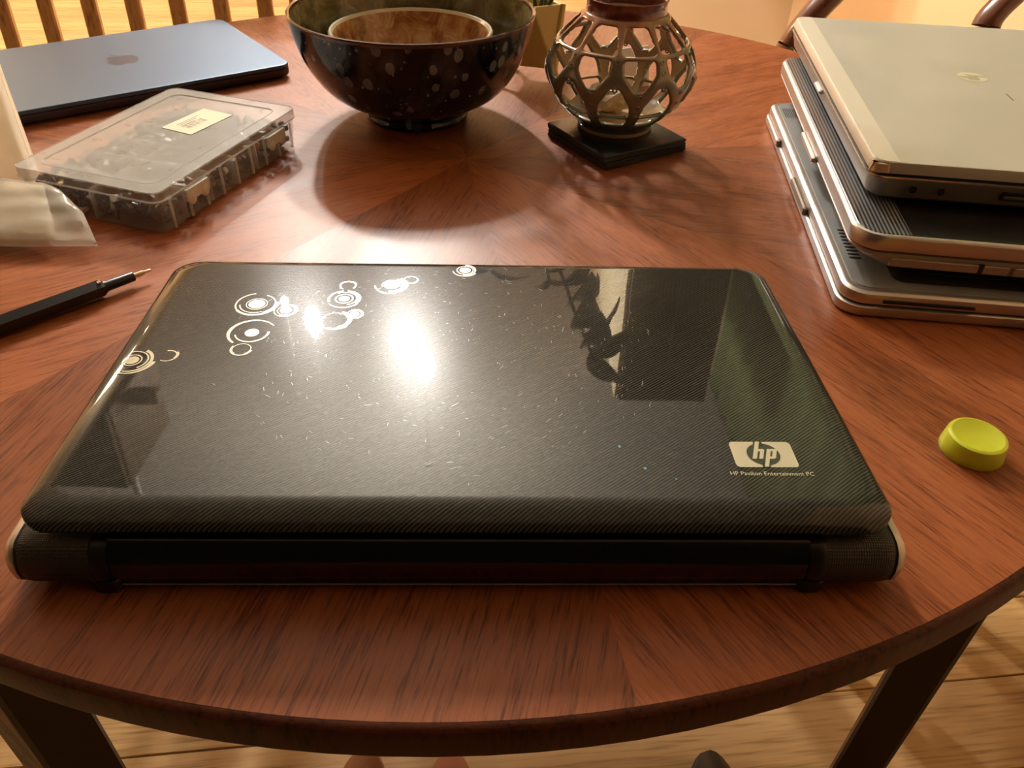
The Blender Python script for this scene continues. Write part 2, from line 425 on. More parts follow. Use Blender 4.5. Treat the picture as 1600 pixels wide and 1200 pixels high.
def struct(name, bm, m, smooth=False):
    o = obj(name, bm, m, None, smooth); o['kind'] = 'structure'; return o
bm = NB(); box(bm, .40, 1.10, 3.30, 3.42, 0, 2.80); struct('wall_back', bm, m_wall)
bm = NB(); box(bm, 1.02, 1.14, -.6, 3.30, 0, 2.80); struct('wall_right', bm, m_wall_o)
bm = NB(); box(bm, -4.3, .5, 6.0, 6.12, 0, 2.80); struct('wall_far', bm, m_wall_o)
bm = NB(); box(bm, .40, .52, 3.42, 6.12, 0, 2.80); struct('wall_side', bm, m_wall_o)
bm = NB(); box(bm, -4.42, -4.3, -1.5, 6.12, 0, 2.80); struct('wall_left', bm, m_wall_o)
bm = NB(); box(bm, -4.42, 1.14, -.6, 6.12, 2.80, 2.92); struct('ceiling', bm, m_ceil)
bm = NB(); box(bm, .40, 1.02, 3.288, 3.30, 0, .09, .002); struct('baseboard_back', bm, m_cabside)
bm = NB(); box(bm, 1.008, 1.02, -.6, 3.29, 0, .09, .002); struct('baseboard_right', bm, m_cabside)

# things above and behind that show only in the lid's reflection
cab = thing('wall_cabinet', 'tall dark brown hanging cabinet with a cream side, mirrored in the glossy lid', 'cabinet', (.40, 2.50, 1.15))
bm = NB(); box(bm, 0, .345, .0, .8, 0, 1.2, .003); obj('body', bm, m_cab, cab, False)
bm = NB(); box(bm, -.012, 0, .0, .8, 0, 1.2, .002); obj('side_panel', bm, m_cabside, cab, False)
for k in range(2):
    bm = NB(); box(bm, .004 + k * .171, .170 + k * .171, -.02, 0, .005, 1.195, .002)
    d = obj('door', bm, m_cab, cab, False)
    bm = NB(); tube(bm, [(.15 + k * .04, -.02, .12), (.15 + k * .04, -.045, .13), (.15 + k * .04, -.045, .22), (.15 + k * .04, -.02, .23)], .004); obj('handle', bm, m_fix, d)
cur = NB(); n = 150; rings = []
for j, z in enumerate((.92, 1.2, 1.8, 2.76)):
    rings.append([(1.0 - .022 + .018 * math.sin(i * .55) * (1 - .1 * j), .9 + 2.36 * i / n, z) for i in range(n + 1)])
vs = [[cur.verts.new(p) for p in r] for r in rings]
for a, b in zip(vs, vs[1:]):
    for i in range(n): cur.faces.new((a[i], a[i + 1], b[i + 1], b[i]))
crt = thing('curtain', 'olive green curtain mirrored along the right side of the glossy lid', 'curtain', (0, 0, 0))
o = obj('curtain_cloth', cur, m_curtain, crt); md = o.modifiers.new('s', 'SOLIDIFY'); md.thickness = .003
bm = NB(); tube(bm, [(.978, .8, 2.765), (.978, 3.28, 2.765)], .010); obj('curtain_rod', bm, m_fix, crt)

hb = thing('hanging_cabinet', 'dark brown cabinet hung from the ceiling, mirrored at the left side of the glossy lid', 'cabinet', (-2.1, 2.02, 2.12))
bm = NB(); box(bm, 0, .80, 0, .36, 0, .33, .004); obj('body', bm, m_cab, hb, False)
for k in range(2):
    bm = NB(); box(bm, .006 + k * .40, .394 + k * .40, -.018, 0, .006, .324, .002); d = obj('door', bm, m_cab, hb, False)
    bm = NB(); box(bm, .18 + k * .40, .22 + k * .40, -.03, -.018, .02, .03, .002); obj('handle', bm, m_fix, d, False)
bm = NB(); box(bm, .80, .90, .12, .17, .02, .07, .006); obj('bracket', bm, m_cab, hb, False)
for x in (.1, .7):
    bm = NB(); tube(bm, [(x, .18, .325), (x, .18, .68)], .012); obj('hanger', bm, m_fixw, hb)
# ceiling light with four lamps
fx = thing('ceiling_lamp', 'cluster of white bulbs on thin cords, mirrored in the middle of the glossy lid', 'lamp', (0, 0, 0))
for (x, y, z), r in zip(BULBS, BULB_R):
    bm = NB(); lathe(bm, [(.0, 2.80), (.012, 2.80), (.012, 2.793), (0, 2.793)], 16, cx=x, cy=y); obj('ceiling_rose', bm, m_fixw, fx)
    bm = NB(); tube(bm, [(x, y, 2.797), (x, y, z + r * 1.4)], .0014, 6); obj('cord', bm, m_fixw, fx)
    bm = NB(); lathe(bm, [(.010, z + r * 2.3), (r * .45, z + r * 2.1), (r * .5, z + r * 1.3)], 24, cx=x, cy=y); obj('socket', bm, m_fixw, fx)
    bm = NB(); bmesh.ops.create_uvsphere(bm, u_segments=16, v_segments=10, radius=r)
    for v in bm.verts: v.co.z *= 1.7; v.co += Vector((x, y, z))
    obj('bulb', bm, m_bulb, fx)

# ------------------------------------------------------------------ dining table
TC = (-.0487, .7044); TR = .548
table = thing('dining_table', 'round mahogany dining table with a sunburst veneer top', 'table', (TC[0], TC[1], 0))
bm = NB(); lathe(bm, [(0, TZ - .004), (TR - .012, TZ - .004), (TR - .012, TZ - .021), (0, TZ - .021)], 96); obj('tabletop_core', bm, m_darkwood, table, False)
tones = [1.0, .74, .98, .78, 1.06, .76, .96, .72]
w0 = None
for k in range(8):
    if w0 is None:
        bm = NB(); R = TR - .0045; a0 = math.radians(22.5) - .00005; rad = [.0, .06, .13, .2, .3, .4, .48, R]; na = 24
        g = []
        for z in (TZ - .004, TZ):
            rr = []
            for r in rad[1:]:
                rr.append([bm.verts.new((r * math.cos(-a0 + 2 * a0 * i / na), r * math.sin(-a0 + 2 * a0 * i / na), z)) for i in range(na + 1)])
            g.append((bm.verts.new((0, 0, z)), rr))
        for c, rr in g:
            for i in range(na): bm.faces.new((c, rr[0][i], rr[0][i + 1]))
            for a, b in zip(rr, rr[1:]):
                for i in range(na): bm.faces.new((a[i], b[i], b[i + 1], a[i + 1]))
        lo, hi = g
        for i in range(na): bm.faces.new((lo[1][-1][i], lo[1][-1][i + 1], hi[1][-1][i + 1], hi[1][-1][i]))
        for i in (0, na):
            A = [lo[0]] + [r[i] for r in lo[1]]; B = [hi[0]] + [r[i] for r in hi[1]]
            for j in range(len(A) - 1): bm.faces.new((A[j], A[j + 1], B[j + 1], B[j]))
        o = obj('veneer_wedge', bm, m_veneer, table, True, angle=30); w0 = o
    else:
        o = w0.copy(); COL.objects.link(o); o.parent = table
    o.rotation_euler = (0, 0, math.radians(11 + 22.5 + 45 * k)); t = tones[k]; o.color = (t, t, t, 1)
bm = NB(); R = TR
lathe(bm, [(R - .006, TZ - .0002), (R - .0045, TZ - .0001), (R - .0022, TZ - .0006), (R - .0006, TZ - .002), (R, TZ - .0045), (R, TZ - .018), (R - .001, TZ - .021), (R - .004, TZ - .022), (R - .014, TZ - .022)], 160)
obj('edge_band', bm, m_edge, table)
bm = NB(); lathe(bm, [(.47, TZ - .021), (.47, TZ - .075), (.452, TZ - .075), (.452, TZ - .021)], 96); obj('apron', bm, m_darkwood, table)
def leg(px_, py_, ang, a, b, worn):
    bm = NB(); box(bm, 0, a, 0, b, 0, TZ - .021, .003)
    if worn:
        for f in bm.faces:
            if f.calc_center_median().x < .0005: f.material_index = 1
    o = obj('leg', bm, [m_darkwood, m_worn], table, False, (px_ - TC[0], py_ - TC[1], 0), (0, 0, math.radians(ang))); return o
leg(-.3288, .27, 60, .0452, .0665, True)
leg(.3415, .40, -38, .0392, .065, True)
leg(-.40, 1.02, 45, .045, .065, False)
leg(.25, 1.06, 45, .045, .065, False)

# ------------------------------------------------------------------ main laptop
LA = math.radians(2.25)
lap = thing('closed_laptop', 'large closed glossy black laptop with pale circle pattern and scratched lid', 'laptop', (-.2117, .2213, TZ), LA)
W, D = .3854, .2335
K = .0338
def plane(v): return .041 - (v - .0115) * K
def lidmesh():
    bm = NB()
    # (dz below plane, side inset, near inset, far inset, radius)
    prof = [(-.0075, .004, .006, .004, .012), (-.0066, .0012, .0022, .0012, .014), (-.0050, 0.0, .0006, 0.0, .015), (-.0036, .0003, 0, .0002, .0155),
            (-.0027, .0014, .0012, .0010, .015), (-.0018, .0034, .0042, .0020, .0145), (-.0010, .0064, .0082, .0036, .0135), (-.00035, .0098, .0112, .0055, .012), (0, .013, .0150, .0085, .011), (0, .0138, .0158, .0093, .0105)]
    near_extra = {3: -.0030, 4: -.0024, 5: -.0015, 6: -.0004, 2: -.0034, 1: -.0035, 0: -.0035}
    rings = []
    for i, (dz, s, nn, ff, r) in enumerate(prof):
        ring = []
        for x, y in rrect(s, W - s, nn, D - ff, r, 8):
            e = near_extra.get(i, 0) * max(0, 1 - max(0, y - nn) / .010)
            ring.append((x, y, plane(y) + dz + e))
        rings.append(ring)
    loft(bm, rings); return bm
lid = obj('lid', lidmesh(), m_lid, lap, True, angle=40)
bm = NB(); slab(bm, .002, W - .002, .012, D - .002, [(.005, .004, .010), (.007, .001, .013), (.012, 0, .014), (.0255, 0, .014), (.0265, .001, .013)])
for v in bm.verts:
    if v.co.z > .024: v.co.z -= max(0, v.co.y - .02) * .028
    else: v.co.z -= 0
obj('base', bm, m_gloss, lap)
bm = NB(); slab(bm, .0005, W - .0005, .030, D - .0005, [(.019, 0, .0145), (.0205, 0, .0145)]); obj('base_trim', bm, m_silver, lap)
# hinge cover between the barrels
def extr(bm, prof, u0, u1, du=.0, mi=0):
    rings = [[(u, v, z) for v, z in prof] for u in (u0, u1)]
    loft(bm, rings, mi=mi); return bm
bm = NB(); prof = [(.020, .029), (.004, .029), (.0005, .0275), (-.0030, .024), (-.0050, .018), (-.0056, .0120), (-.0050, .0090), (-.0030, .0072), (-.0032, .0040), (-.001, .0025), (.020, .0025)]
extr(bm, prof, .0385, W - .0385); obj('hinge_cover', bm, m_panel, lap)
bm = NB(); tube(bm, [(.040, -.0036, .0036), (W - .040, -.0036, .0036)], .0004, 6); obj('hinge_cover_line', bm, m_silver, lap)
def barrel(side):
    s = 1 if side == 0 else -1; x0 = 0 if side == 0 else W
    pr = [(.026, .028), (.006, .0285), (.0, .0280), (-.0040, .0255), (-.0065, .021), (-.0075, .016), (-.0068, .010), (-.0035, .0055), (.002, .0035), (.026, .003)]
    cv, cz = .010, .016
    def ring(u, k, lift=0): return [(x0 + s * u, cv + (v - cv) * k, cz + (z - cz) * k + lift) for v, z in pr]
    bm = NB(); loft(bm, [ring(-.0022, .80), ring(-.0008, .90), ring(.0015, .97), ring(.005, 1.0), ring(.0315, 1.0)])
    o = obj('hinge_barrel', bm, m_dotted, lap)
    bm = NB(); loft(bm, [ring(.0315, .985), ring(.0322, 1.0), ring(.0355, 1.0), ring(.0368, .96), ring(.0385, .93)]); obj('collar', bm, m_black, o)
    bm = NB(); loft(bm, [ring(-.0062, .45), ring(-.0058, .70), ring(-.0046, .86), ring(-.0024, .955), ring(-.0006, .965)]); obj('silver_cap', bm, m_silver, o)
    o['x'] = 1
    bm = NB(); rslab(bm, min(x0 + s * .028, x0 + s * .0405), max(x0 + s * .028, x0 + s * .0405), -.0062, .012, 0, .008, .0035, .001); obj('rubber_foot', bm, m_black, lap)
barrel(0); barrel(1)
for u in (.03, W - .045):
    bm = NB(); rslab(bm, u, u + .014, D - .03, D - .016, 0, .0055, .004, .0008); obj('rubber_foot', bm, m_black, lap)

# pale printed rings: thin raised print on the lid, in lid coordinates
EPS = .00012
def P(u, v, e=EPS):
    # follows the lid's rounded left edge
    z = plane(v) + e
    d = u
    if d < .013:
        t = (.013 - d)
        z -= .0000 + .0036 * (t / .013) ** 2.6
    return (u, v, z)
def arc(bm, cu, cv, r, w0_, w1, a0, a1, mi=0, e=EPS):
    n = max(8, int(abs(a1 - a0) / 6)); prev = None
    for i in range(n + 1):
        t = i / n; a = math.radians(a0 + (a1 - a0) * t); wd = w0_ + (w1 - w0_) * t
        if w0_ == w1: pass
        ww = wd
        ui, vi = cu + (r - ww / 2) * math.cos(a), cv + (r - ww / 2) * math.sin(a)
        uo, vo = cu + (r + ww / 2) * math.cos(a), cv + (r + ww / 2) * math.sin(a)
        cur_ = (bm.verts.new(P(max(ui, .0006), vi, e)), bm.verts.new(P(max(uo, .0006), vo, e)))
        if prev: bm.faces.new((prev[0], prev[1], cur_[1], cur_[0])).material_index = mi
        prev = cur_
def disc(bm, cu, cv, r, mi=0, e=EPS):
    vs = [bm.verts.new(P(cu + r * math.cos(2 * PI * i / 28), cv + r * math.sin(2 * PI * i / 28), e)) for i in range(28)]
    bm.faces.new(vs).material_index = mi
mm = .001
groups = [
  # (centre u, v), discs [r], arcs [(r, w0, w1, a0, a1)] in mm, degrees (0 = right, 90 = far)
  ((.0646, .1761), [4.9], [(6.1, .5, .5, 0, 360), (12.3, .9, 1.0, 105, 250), (12.3, 1.6, 2.0, 215, 372), (10.8, .7, .9, 70, -60), (9.8, .8, .5, 188, 300)]),
  ((.0833, .1693), [3.6], [(5.0, .5, .5, 0, 360), (6.4, 1.1, 1.5, -120, 85), (7.0, .6, .6, 165, 300)]),
  ((.0691, .1449), [4.0], [(9.2, .8, 1.4, 195, 368), (13.0, .7, 2.1, 35, 170), (13.0, 2.1, 1.2, 170, 232)]),
  ((.0672, .1285), [], [(5.1, .5, .5, -60, 240), (5.9, .6, 1.0, 150, 350)]),
  ((.1155, .1832), [3.3], [(5.2, .9, .9, 0, 360), (7.6, .8, .7, -70, 130), (9.3, 1.8, 1.4, -35, 85), (9.3, 1.2, 1.6, 100, 205), (10.2, .8, 1.2, 215, 325)]),
  ((.1155, .1990), [], [(4.8, 1.1, .9, -40, 150), (4.8, .9, 1.1, 150, 240), (5.6, .4, .4, 20, 160)]),
  ((.1135, .1592), [], [(7.6, .7, .8, 60, 165), (7.6, .8, .8, -70, 55), (9.2, 1.6, 1.9, -40, 70), (9.9, 1.2, 1.9, 200, 320), (8.8, .6, .6, 250, 330)]),
  ((.1240, .1658), [2.9], [(4.2, .8, .8, 0, 360), (5.2, .6, .6, -70, 120)]),
  ((.1426, .2004), [5.0], [(6.0, .8, .8, -20, 200), (7.6, 1.6, 1.6, -100, 70), (9.6, 1.6, 1.4, -70, 60), (10.4, .9, 1.8, 185, 290)]),
  ((.1538, .2070), [], [(4.4, 1.4, .8, -120, 120), (4.4, .8, 1.0, 120, 240)]),
  ((.1878, .2205), [3.7], [(5.2, .7, .7, 0, 360), (6.6, .8, 1.2, -100, 90), (7.9, .6, 1.0, 190, 330)]),
  ((.0120, .1170), [3.6], [(4.9, .8, .8, 0, 360), (8.2, .8, 1.0, 110, -55), (10.2, 2.0, .8, 62, -100), (12.0, 2.0, .8, -5, -112)]),
  ((.0294, .1218), [], [(4.6, .8, .8, 110, -30), (5.3, 1.3, .5, 40, -120)]),
]
for (cu, cv), ds, arcs in groups:
    bm = NB()
    for r in ds: disc(bm, cu, cv, r * mm)
    for r, a, b, a0, a1 in arcs: arc(bm, cu, cv, r * mm, a * mm, b * mm, a0, a1)
    obj('printed_circle', bm, m_print, lid, False)
# rectangular emblem with an oval and two slanted letters
m_dark_print = mat('dark_print', (.010, .009, .007), .3, coat=1, coat_rough=.02)
E0, E1, F0, F1 = .3196, .3494, .0352, .0531
def EP(x, y, e): u = E0 + x * (E1 - E0); v = F0 + y * (F1 - F0); return (u, v, plane(v) + e)
def poly(bm, pts, e, mi=0): bm.faces.new([bm.verts.new(EP(x, y, e)) for x, y in pts]).material_index = mi
bm = NB()
ar = (F1 - F0) / (E1 - E0)
pts = [(x, y / ar) for x, y in rrect(0, 1, 0, ar, .07, 5)]
poly(bm, pts, .00010, 0)
poly(bm, [(.50 + .265 * math.cos(a * PI / 24) , .5 + .43 * math.sin(a * PI / 24)) for a in range(48)], .00020, 1)
poly(bm, [(.375, .82), (.41, 1.003), (.548, 1.003), (.53, .82)], .00020, 1)
poly(bm, [(.41, -.003), (.43, .18), (.56, .18), (.534, -.003)], .00020, 1)
sl = .21
def L(pts): poly(bm, [(x + sl * (y - .5), y) for x, y in pts], .0003, 0)
# h
L([(.335, .31), (.405, .31), (.405, 1.0), (.335, 1.0)])
L([(.405, .60), (.505, .60), (.505, .66), (.480, .70), (.405, .70)])
L([(.440, .31), (.505, .31), (.505, .60), (.440, .60)])
# p
L([(.545, 0.0), (.612, 0.0), (.612, .70), (.545, .70)])
L([(.612, .61), (.710, .61), (.710, .66), (.685, .70), (.612, .70)])
L([(.645, .40), (.710, .40), (.710, .61), (.645, .61)])
L([(.612, .31), (.685, .31), (.710, .35), (.710, .40), (.612, .40)])
obj('emblem', bm, [m_print, m_dark_print], lid, False)
def text_mesh(name, s, size, m, parent, loc, rotz=0, rx=0, width=None, extr_=.00003):
    cu = bpy.data.curves.new(name, 'FONT'); cu.body = s; cu.size = size; cu.extrude = extr_; cu.resolution_u = 2
    t = bpy.data.objects.new(name + '_tmp', cu); COL.objects.link(t)
    bpy.context.view_layer.update()
    me = bpy.data.meshes.new_from_object(t.evaluated_get(bpy.context.evaluated_depsgraph_get()))
    bpy.data.objects.remove(t); me.materials.clear(); me.materials.append(m)
    if width:
        xs = [v.co.x for v in me.vertices]; k = width / (max(xs) - min(xs))
        for v in me.vertices: v.co.x = (v.co.x - min(xs)) * k
    o = bpy.data.objects.new(name, me); COL.objects.link(o); o.parent = parent; o.location = loc
    o.rotation_euler = (rx, 0, rotz); return o
text_mesh('lettering', 'HP Pavilion Entertainment PC', .0036, m_print, lid, (.3155, .0297, plane(.0297) + .00015), math.radians(-.4), -K, .0390)
for u, v in ((.2663, .0491), (.2763, .0340), (.2895, .027)):
    bm = NB(); r = .0010 if u < .28 else .0006
    vs = [bm.verts.new((u + (r if i % 2 else r * .6) * math.cos(i * PI / 6), v + (r if i % 2 else r * .6) * math.sin(i * PI / 6), plane(v) + .0001)) for i in range(12)]
    bm.faces.new(vs); obj('blue_fleck', bm, m_blue, lid, False)

# ------------------------------------------------------------------ thin blue-grey laptop
ang = math.radians(217.5)
nb = thing('thin_laptop', 'thin closed blue-grey laptop with a fruit emblem on its lid', 'laptop', (-.2568, .9127, TZ), ang)
# local x runs along the near edge to the left, local -y is the far side
bm = NB(); slab(bm, 0, .304, -.215, 0, [(.0018, .004, .010), (.0030, .0012, .012), (.0048, 0, .013), (.0106, 0, .013), (.0110, .0006, .0125)]); obj('base', bm, m_navy_edge, nb)
bm = NB(); slab(bm, 0, .304, -.215, 0, [(.0114, .0006, .0125), (.0118, 0, .013), (.0146, 0, .013), (.0153, .0006, .0125), (.0155, .0014, .012)]); nlid = obj('lid', bm, m_navy, nb)
for x, y in ((.02, -.02), (.284, -.02), (.02, -.195), (.284, -.195)):
    bm = NB(); lathe(bm, [(.006, 0), (.006, .002)], 16, True, True, cx=x, cy=y); obj('rubber_foot', bm, m_black, nb)
# fruit emblem
ap = [(0, .62), (.12, .70), (.30, .78), (.52, .74), (.70, .56), (.58, .42), (.54, .22), (.62, .04), (.78, -.08), (.70, -.32), (.52, -.62), (.34, -.78), (.16, -.74), (0, -.68), (-.16, -.74), (-.34, -.78), (-.56, -.58), (-.74, -.26), (-.80, .10), (-.74, .44), (-.58, .66), (-.36, .76), (-.14, .70)]
bm = NB(); s_ = .0215
sm = bez([(x, y, 0) for x, y in ap] + [(ap[0][0], ap[0][1], 0)], 4)[:-1]
bm.faces.new([bm.verts.new((.152 + p.x * s_, -.1075 - p.y * s_, .01556)) for p in sm])
lf = bez([(0.02, .80, 0), (.10, 1.05, 0), (.32, 1.18, 0), (.26, .95, 0), (0.02, .80, 0)], 4)[:-1]
bm.faces.new([bm.verts.new((.152 + p.x * s_, -.1075 - p.y * s_, .01556)) for p in lf])
obj('emblem', bm, m_navy_logo, nlid, False)

# ------------------------------------------------------------------ stack of three laptops
def dimple(bm, x, y, z, r, depth, n=20): pass
# bottom one lies upside down
b3 = thing('upturned_laptop', 'silver-sided grey laptop lying upside down at the bottom of the stack', 'laptop', (.225, .463, TZ), math.radians(-5.1), 'stack of laptops')
bw, bd = .262, .373
bm = NB(); slab(bm, -.004, bw, -.001, bd, [(0, .003, .014), (.0012, .0006, .016), (.003, 0, .017), (.0075, 0.0005, .0165), (.0082, .0018, .015)]); obj('lid', bm, m_brush, b3)
bm = NB(); slab(bm, -.002, bw, .001, bd, [(.0086, .002, .015), (.0095, .0004, .0165), (.0125, 0, .017), (.0165, .0008, .0165), (.0178, .0028, .0145), (.0180, .0045, .013)]); base3 = obj('base', bm, [m_brush], b3)
bm = NB(); slab(bm, .0045, bw, .008, bd - .006, [(.0175, 0, .012), (.0186, .0006, .0115)]); obj('underside', bm, m_grey, b3)
bm = NB(); slab(bm, .034, bw, .018, bd - .05, [(.0186, 0, .008), (.0235, .010, .006), (.0240, .011, .006)]); obj('raised_belly', bm, m_dgrey, b3)
for k in range(7):
    bm = NB(); rslab(bm, .008 + k * .0018, .0088 + k * .0018, .325, .350, .0186, .0189, .0003, .0001, 2); obj('vent_slot', bm, m_hole, b3, False)
for k in range(9):
    bm = NB(); rslab(bm, .010, .0185, .047 + k * .0052, .0492 + k * .0052, .0186, .0190, .0008, .0001, 2); obj('vent_slot', bm, m_hole, b3, False)
for y0, y1 in ((.277, .283), (.135, .196)):
    bm = NB(); box(bm, -.0058, -.0015, y0, y1, .006, .0135, .0012); obj('latch', bm, m_port, b3, False)
bm = NB(); box(bm, .024, .084, -.0004, .002, .0118, .0134); obj('disc_slot', bm, m_hole, b3, False)
for x0, x1 in ((.052, .108), (.112, .160), (.165, .235)):
    bm = NB(); box(bm, x0, x1, .022, .075, .0236, .0246, .0006); obj('cover_plate', bm, m_dgrey if x0 < .11 else m_black, b3, False)

m3 = thing('ribbed_laptop', 'closed laptop with ribbed dark lid and silver rim, middle of the stack', 'laptop', (.2258, .4804, TZ + .0246), math.radians(-6.3), 'stack of laptops')
mw, mdp = .262, .392
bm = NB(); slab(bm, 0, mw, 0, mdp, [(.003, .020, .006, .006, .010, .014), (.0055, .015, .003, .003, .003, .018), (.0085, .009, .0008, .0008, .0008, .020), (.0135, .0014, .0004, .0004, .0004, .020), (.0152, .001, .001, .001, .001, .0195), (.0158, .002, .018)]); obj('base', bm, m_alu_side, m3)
bm = NB(); slab(bm, 0, mw, 0, mdp, [(.0164, .002, .018), (.0172, .0005, .0195), (.0195, 0, .020), (.0262, .0002, .020), (.0277, .0014, .0185), (.0282, .0030, .017)]); obj('lid_rim', bm, m_brush, m3)
bm = NB(); slab(bm, .0030, mw, .003, mdp - .003, [(.0280, 0, .017), (.0286, .0008, .0162)]); obj('lid', bm, m_rib, m3)
for x, y in ((.03, .03), (.23, .03), (.03, .36), (.23, .36)):
    bm = NB(); lathe(bm, [(.007, -.0006), (.007, .004)], 16, True, True, cx=x, cy=y); obj('rubber_foot', bm, m_black, m3)
bm = NB(); box(bm, -.0032, .002, .150, .208, .0125, .0185, .0014); obj('latch', bm, m_brush, m3, False)
for x0, x1 in ((.026, .084), (.086, .103), (.106, .15)):
    bm = NB(); box(bm, x0, x1, -.0010, .002, .0066, .0128, .0006); obj('bay_door', bm, m_alu_side, m3, False)
bm = NB(); box(bm, .0835, .0865, -.0012, .002, .0060, .0134); obj('seam', bm, m_hole, m3, False)

t3 = thing('silver_laptop', 'closed champagne silver laptop with round emblem on top of the stack', 'laptop', (.2426, .5267, TZ + .0537), math.radians(-6.2), 'stack of laptops')
tw, td = .253, .380
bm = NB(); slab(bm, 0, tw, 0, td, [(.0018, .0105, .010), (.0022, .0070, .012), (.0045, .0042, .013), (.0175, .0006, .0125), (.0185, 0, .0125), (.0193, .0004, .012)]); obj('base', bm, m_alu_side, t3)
bm = NB(); slab(bm, -.0003, tw, -.0003, td, [(.0193, .0, .0125), (.0203, .0, .0125)]); obj('base_rim', bm, m_rim, t3)
bm = NB(); slab(bm, .002, tw, .002, td, [(.0203, 0, .011), (.0222, 0, .011)]); obj('lid_gap', bm, m_hole, t3)
bm = NB(); slab(bm, 0, tw, 0, td, [(.0222, .0008, .0115), (.0228, 0, .0125), (.0290, .0012, .0115), (.0298, .0018, .011), (.0300, .0026, .010)]); tlid = obj('lid', bm, m_alu, t3)
bm = NB(); pts_ = [(x, y) for x, y in rrect(.0026, .05, .0026, td - .0026, .0095, 6) if x < .0182] 
lft = [p for p in pts_ if p[1] > td / 2] ; lo_ = [p for p in pts_ if p[1] <= td / 2]
ring_ = [(.0182, .0026), (.0182, td - .0026)] + lft + lo_
loft(bm, [[(x, y, z) for x, y in ring_] for z in (.0290, .03020)])
obj('lid_band', bm, m_alu2, tlid)
bm = NB(); slab(bm, -.0003, .0165, -.0003, .010, [(.0226, 0, .0125 * .5), (.0285, .001, .006)]); obj('corner_cap', bm, m_peach, t3)
# round emblem with two slanted letters
bm = NB(); C0 = (.1274, .2063)
vs = [bm.verts.new((C0[0] + .0125 * math.cos(a * PI / 24), C0[1] + .0125 * math.sin(a * PI / 24), .03015)) for a in range(48)]; bm.faces.new(vs)
em = obj('emblem', bm, mat('emblem_disc', (.80, .73, .52), .35, metal=.3), tlid, False)
bm = NB()
def TP(pts): bm.faces.new([bm.verts.new((C0[0] + y * .0125, C0[1] - (x + .25 * y) * .0125, .0303)) for x, y in pts])
TP([(-.42, -.35), (-.26, -.35), (-.26, .95), (-.42, .95)]); TP([(-.26, .22), (-.26, .36), (.02, .36), (.02, .22)]); TP([(-.10, -.35), (.02, -.35), (.02, .24), (-.10, .24)])
TP([(.18, -.95), (.34, -.95), (.34, .36), (.18, .36)]); TP([(.34, .22), (.34, .36), (.60, .36), (.60, .22)]); TP([(.46, -.35), (.60, -.35), (.60, .24), (.46, .24)]); TP([(.34, -.35), (.34, -.22), (.5, -.22), (.5, -.35)])
obj('letters', bm, mat('emblem_letters', (.58, .52, .37), .4, metal=.5), em, False) if False else None
bm2 = bm; me_letters = bm2
o = bpy.data.objects.new('lettering', bpy.data.meshes.new('lettering')); me_letters.to_mesh(o.data); o.data.materials.append(mat('emblem_letters', (.58, .52, .37), .4, metal=.5)); COL.objects.link(o); o.parent = tlid; me_letters.free()
for x, y in ((.03, .03), (.22, .03), (.03, .35), (.22, .35)):
    bm = NB(); lathe(bm, [(.007, -.0003), (.007, .003)], 16, True, True, cx=x, cy=y); obj('rubber_foot', bm, m_black, t3)
for x in (.032, .0506):
    bm = NB(); lathe(bm, [(.0028, .0), (.0028, .0016)], 24, False, False)
    lathe(bm, [(.0034, .0), (.0034, .0012), (.0026, .0012)], 24)
    lathe(bm, [(0, .0009), (.0028, .0009)], 24, mi=1)
    o = obj('audio_jack', bm, [m_port, m_hole], t3, True, (x, .0021, .0112), (PI / 2 - .2, 0, 0))
bm = NB(); box(bm, .0905, .1085, .0004, .004, .0085, .0150, .0006); o = obj('usb_port', bm, m_hole, t3, False)
bm = NB(); box(bm, .0925, .1065, .0002, .003, .0100, .0122, .0003); obj('tongue', bm, m_port, o, False)
bm = NB(); box(bm, .1150, .1500, .0004, .004, .0080, .0155, .0006); obj('side_port', bm, m_hole, t3, False)
bm = NB(); box(bm, -.0022, .003, .186, .212, .0125, .0165, .0012); obj('latch_button', bm, m_white, t3, False)
# a small dark scuff
bm = NB(); box(bm, .142, .1432, .150, .166, .0300, .0301); obj('scuff', bm, m_port, tlid, False, rot=(0, 0, 0))

# ------------------------------------------------------------------ bowls
BC = (-.106, .812)
bowl = thing('large_bowl', 'large black glazed bowl with grey and orange speckles', 'bowl', (BC[0], BC[1], TZ))
def smooth_prof(pts, n=8): return [(p.x, p.y) for p in bez([(a, b, 0) for a, b in pts], n)]
out = smooth_prof([(.050, .0005), (.052, .004), (.051, .010), (.062, .0160), (.085, .030), (.101, .050), (.111, .073), (.1168, .098)], 7)
bm = NB(); lathe(bm, [(0, .004), (.046, .004), (.047, .0005)] + out, 96); obj('outer_wall', bm, m_bowl_out, bowl)
rim = [(.1168, .098), (.1175, .1002), (.1171, .1018), (.1157, .1024), (.1143, .1014), (.1136, .099)]
bm = NB(); lathe(bm, rim, 96); obj('rim', bm, m_rim_dark, bowl)
inn = smooth_prof([(.1136, .099), (.1075, .072), (.097, .051), (.080, .033), (.060, .0215), (.03, .0165)], 7) + [(.0, .016)]
bm = NB(); lathe(bm, inn, 96); obj('inner_wall', bm, m_bowl_in, bowl)
sb = thing('small_bowl', 'smaller rust-brown bowl with cream rim nested inside the black bowl', 'bowl', (-.111, .833, TZ + .0174))
sp_ = smooth_prof([(.030, .0), (.031, .003), (.044, .009), (.060, .021), (.071, .037), (.0785, .055)], 6)
bm = NB(); lathe(bm, [(0, .001), (.028, .001)] + sp_, 72); obj('outer_wall', bm, m_bowl_in, sb)
bm = NB(); lathe(bm, [(.0785, .055), (.0805, .0570), (.0810, .0590), (.0797, .0606), (.0777, .0604), (.0760, .058)], 72); obj('rim', bm, m_rim_cream, sb)
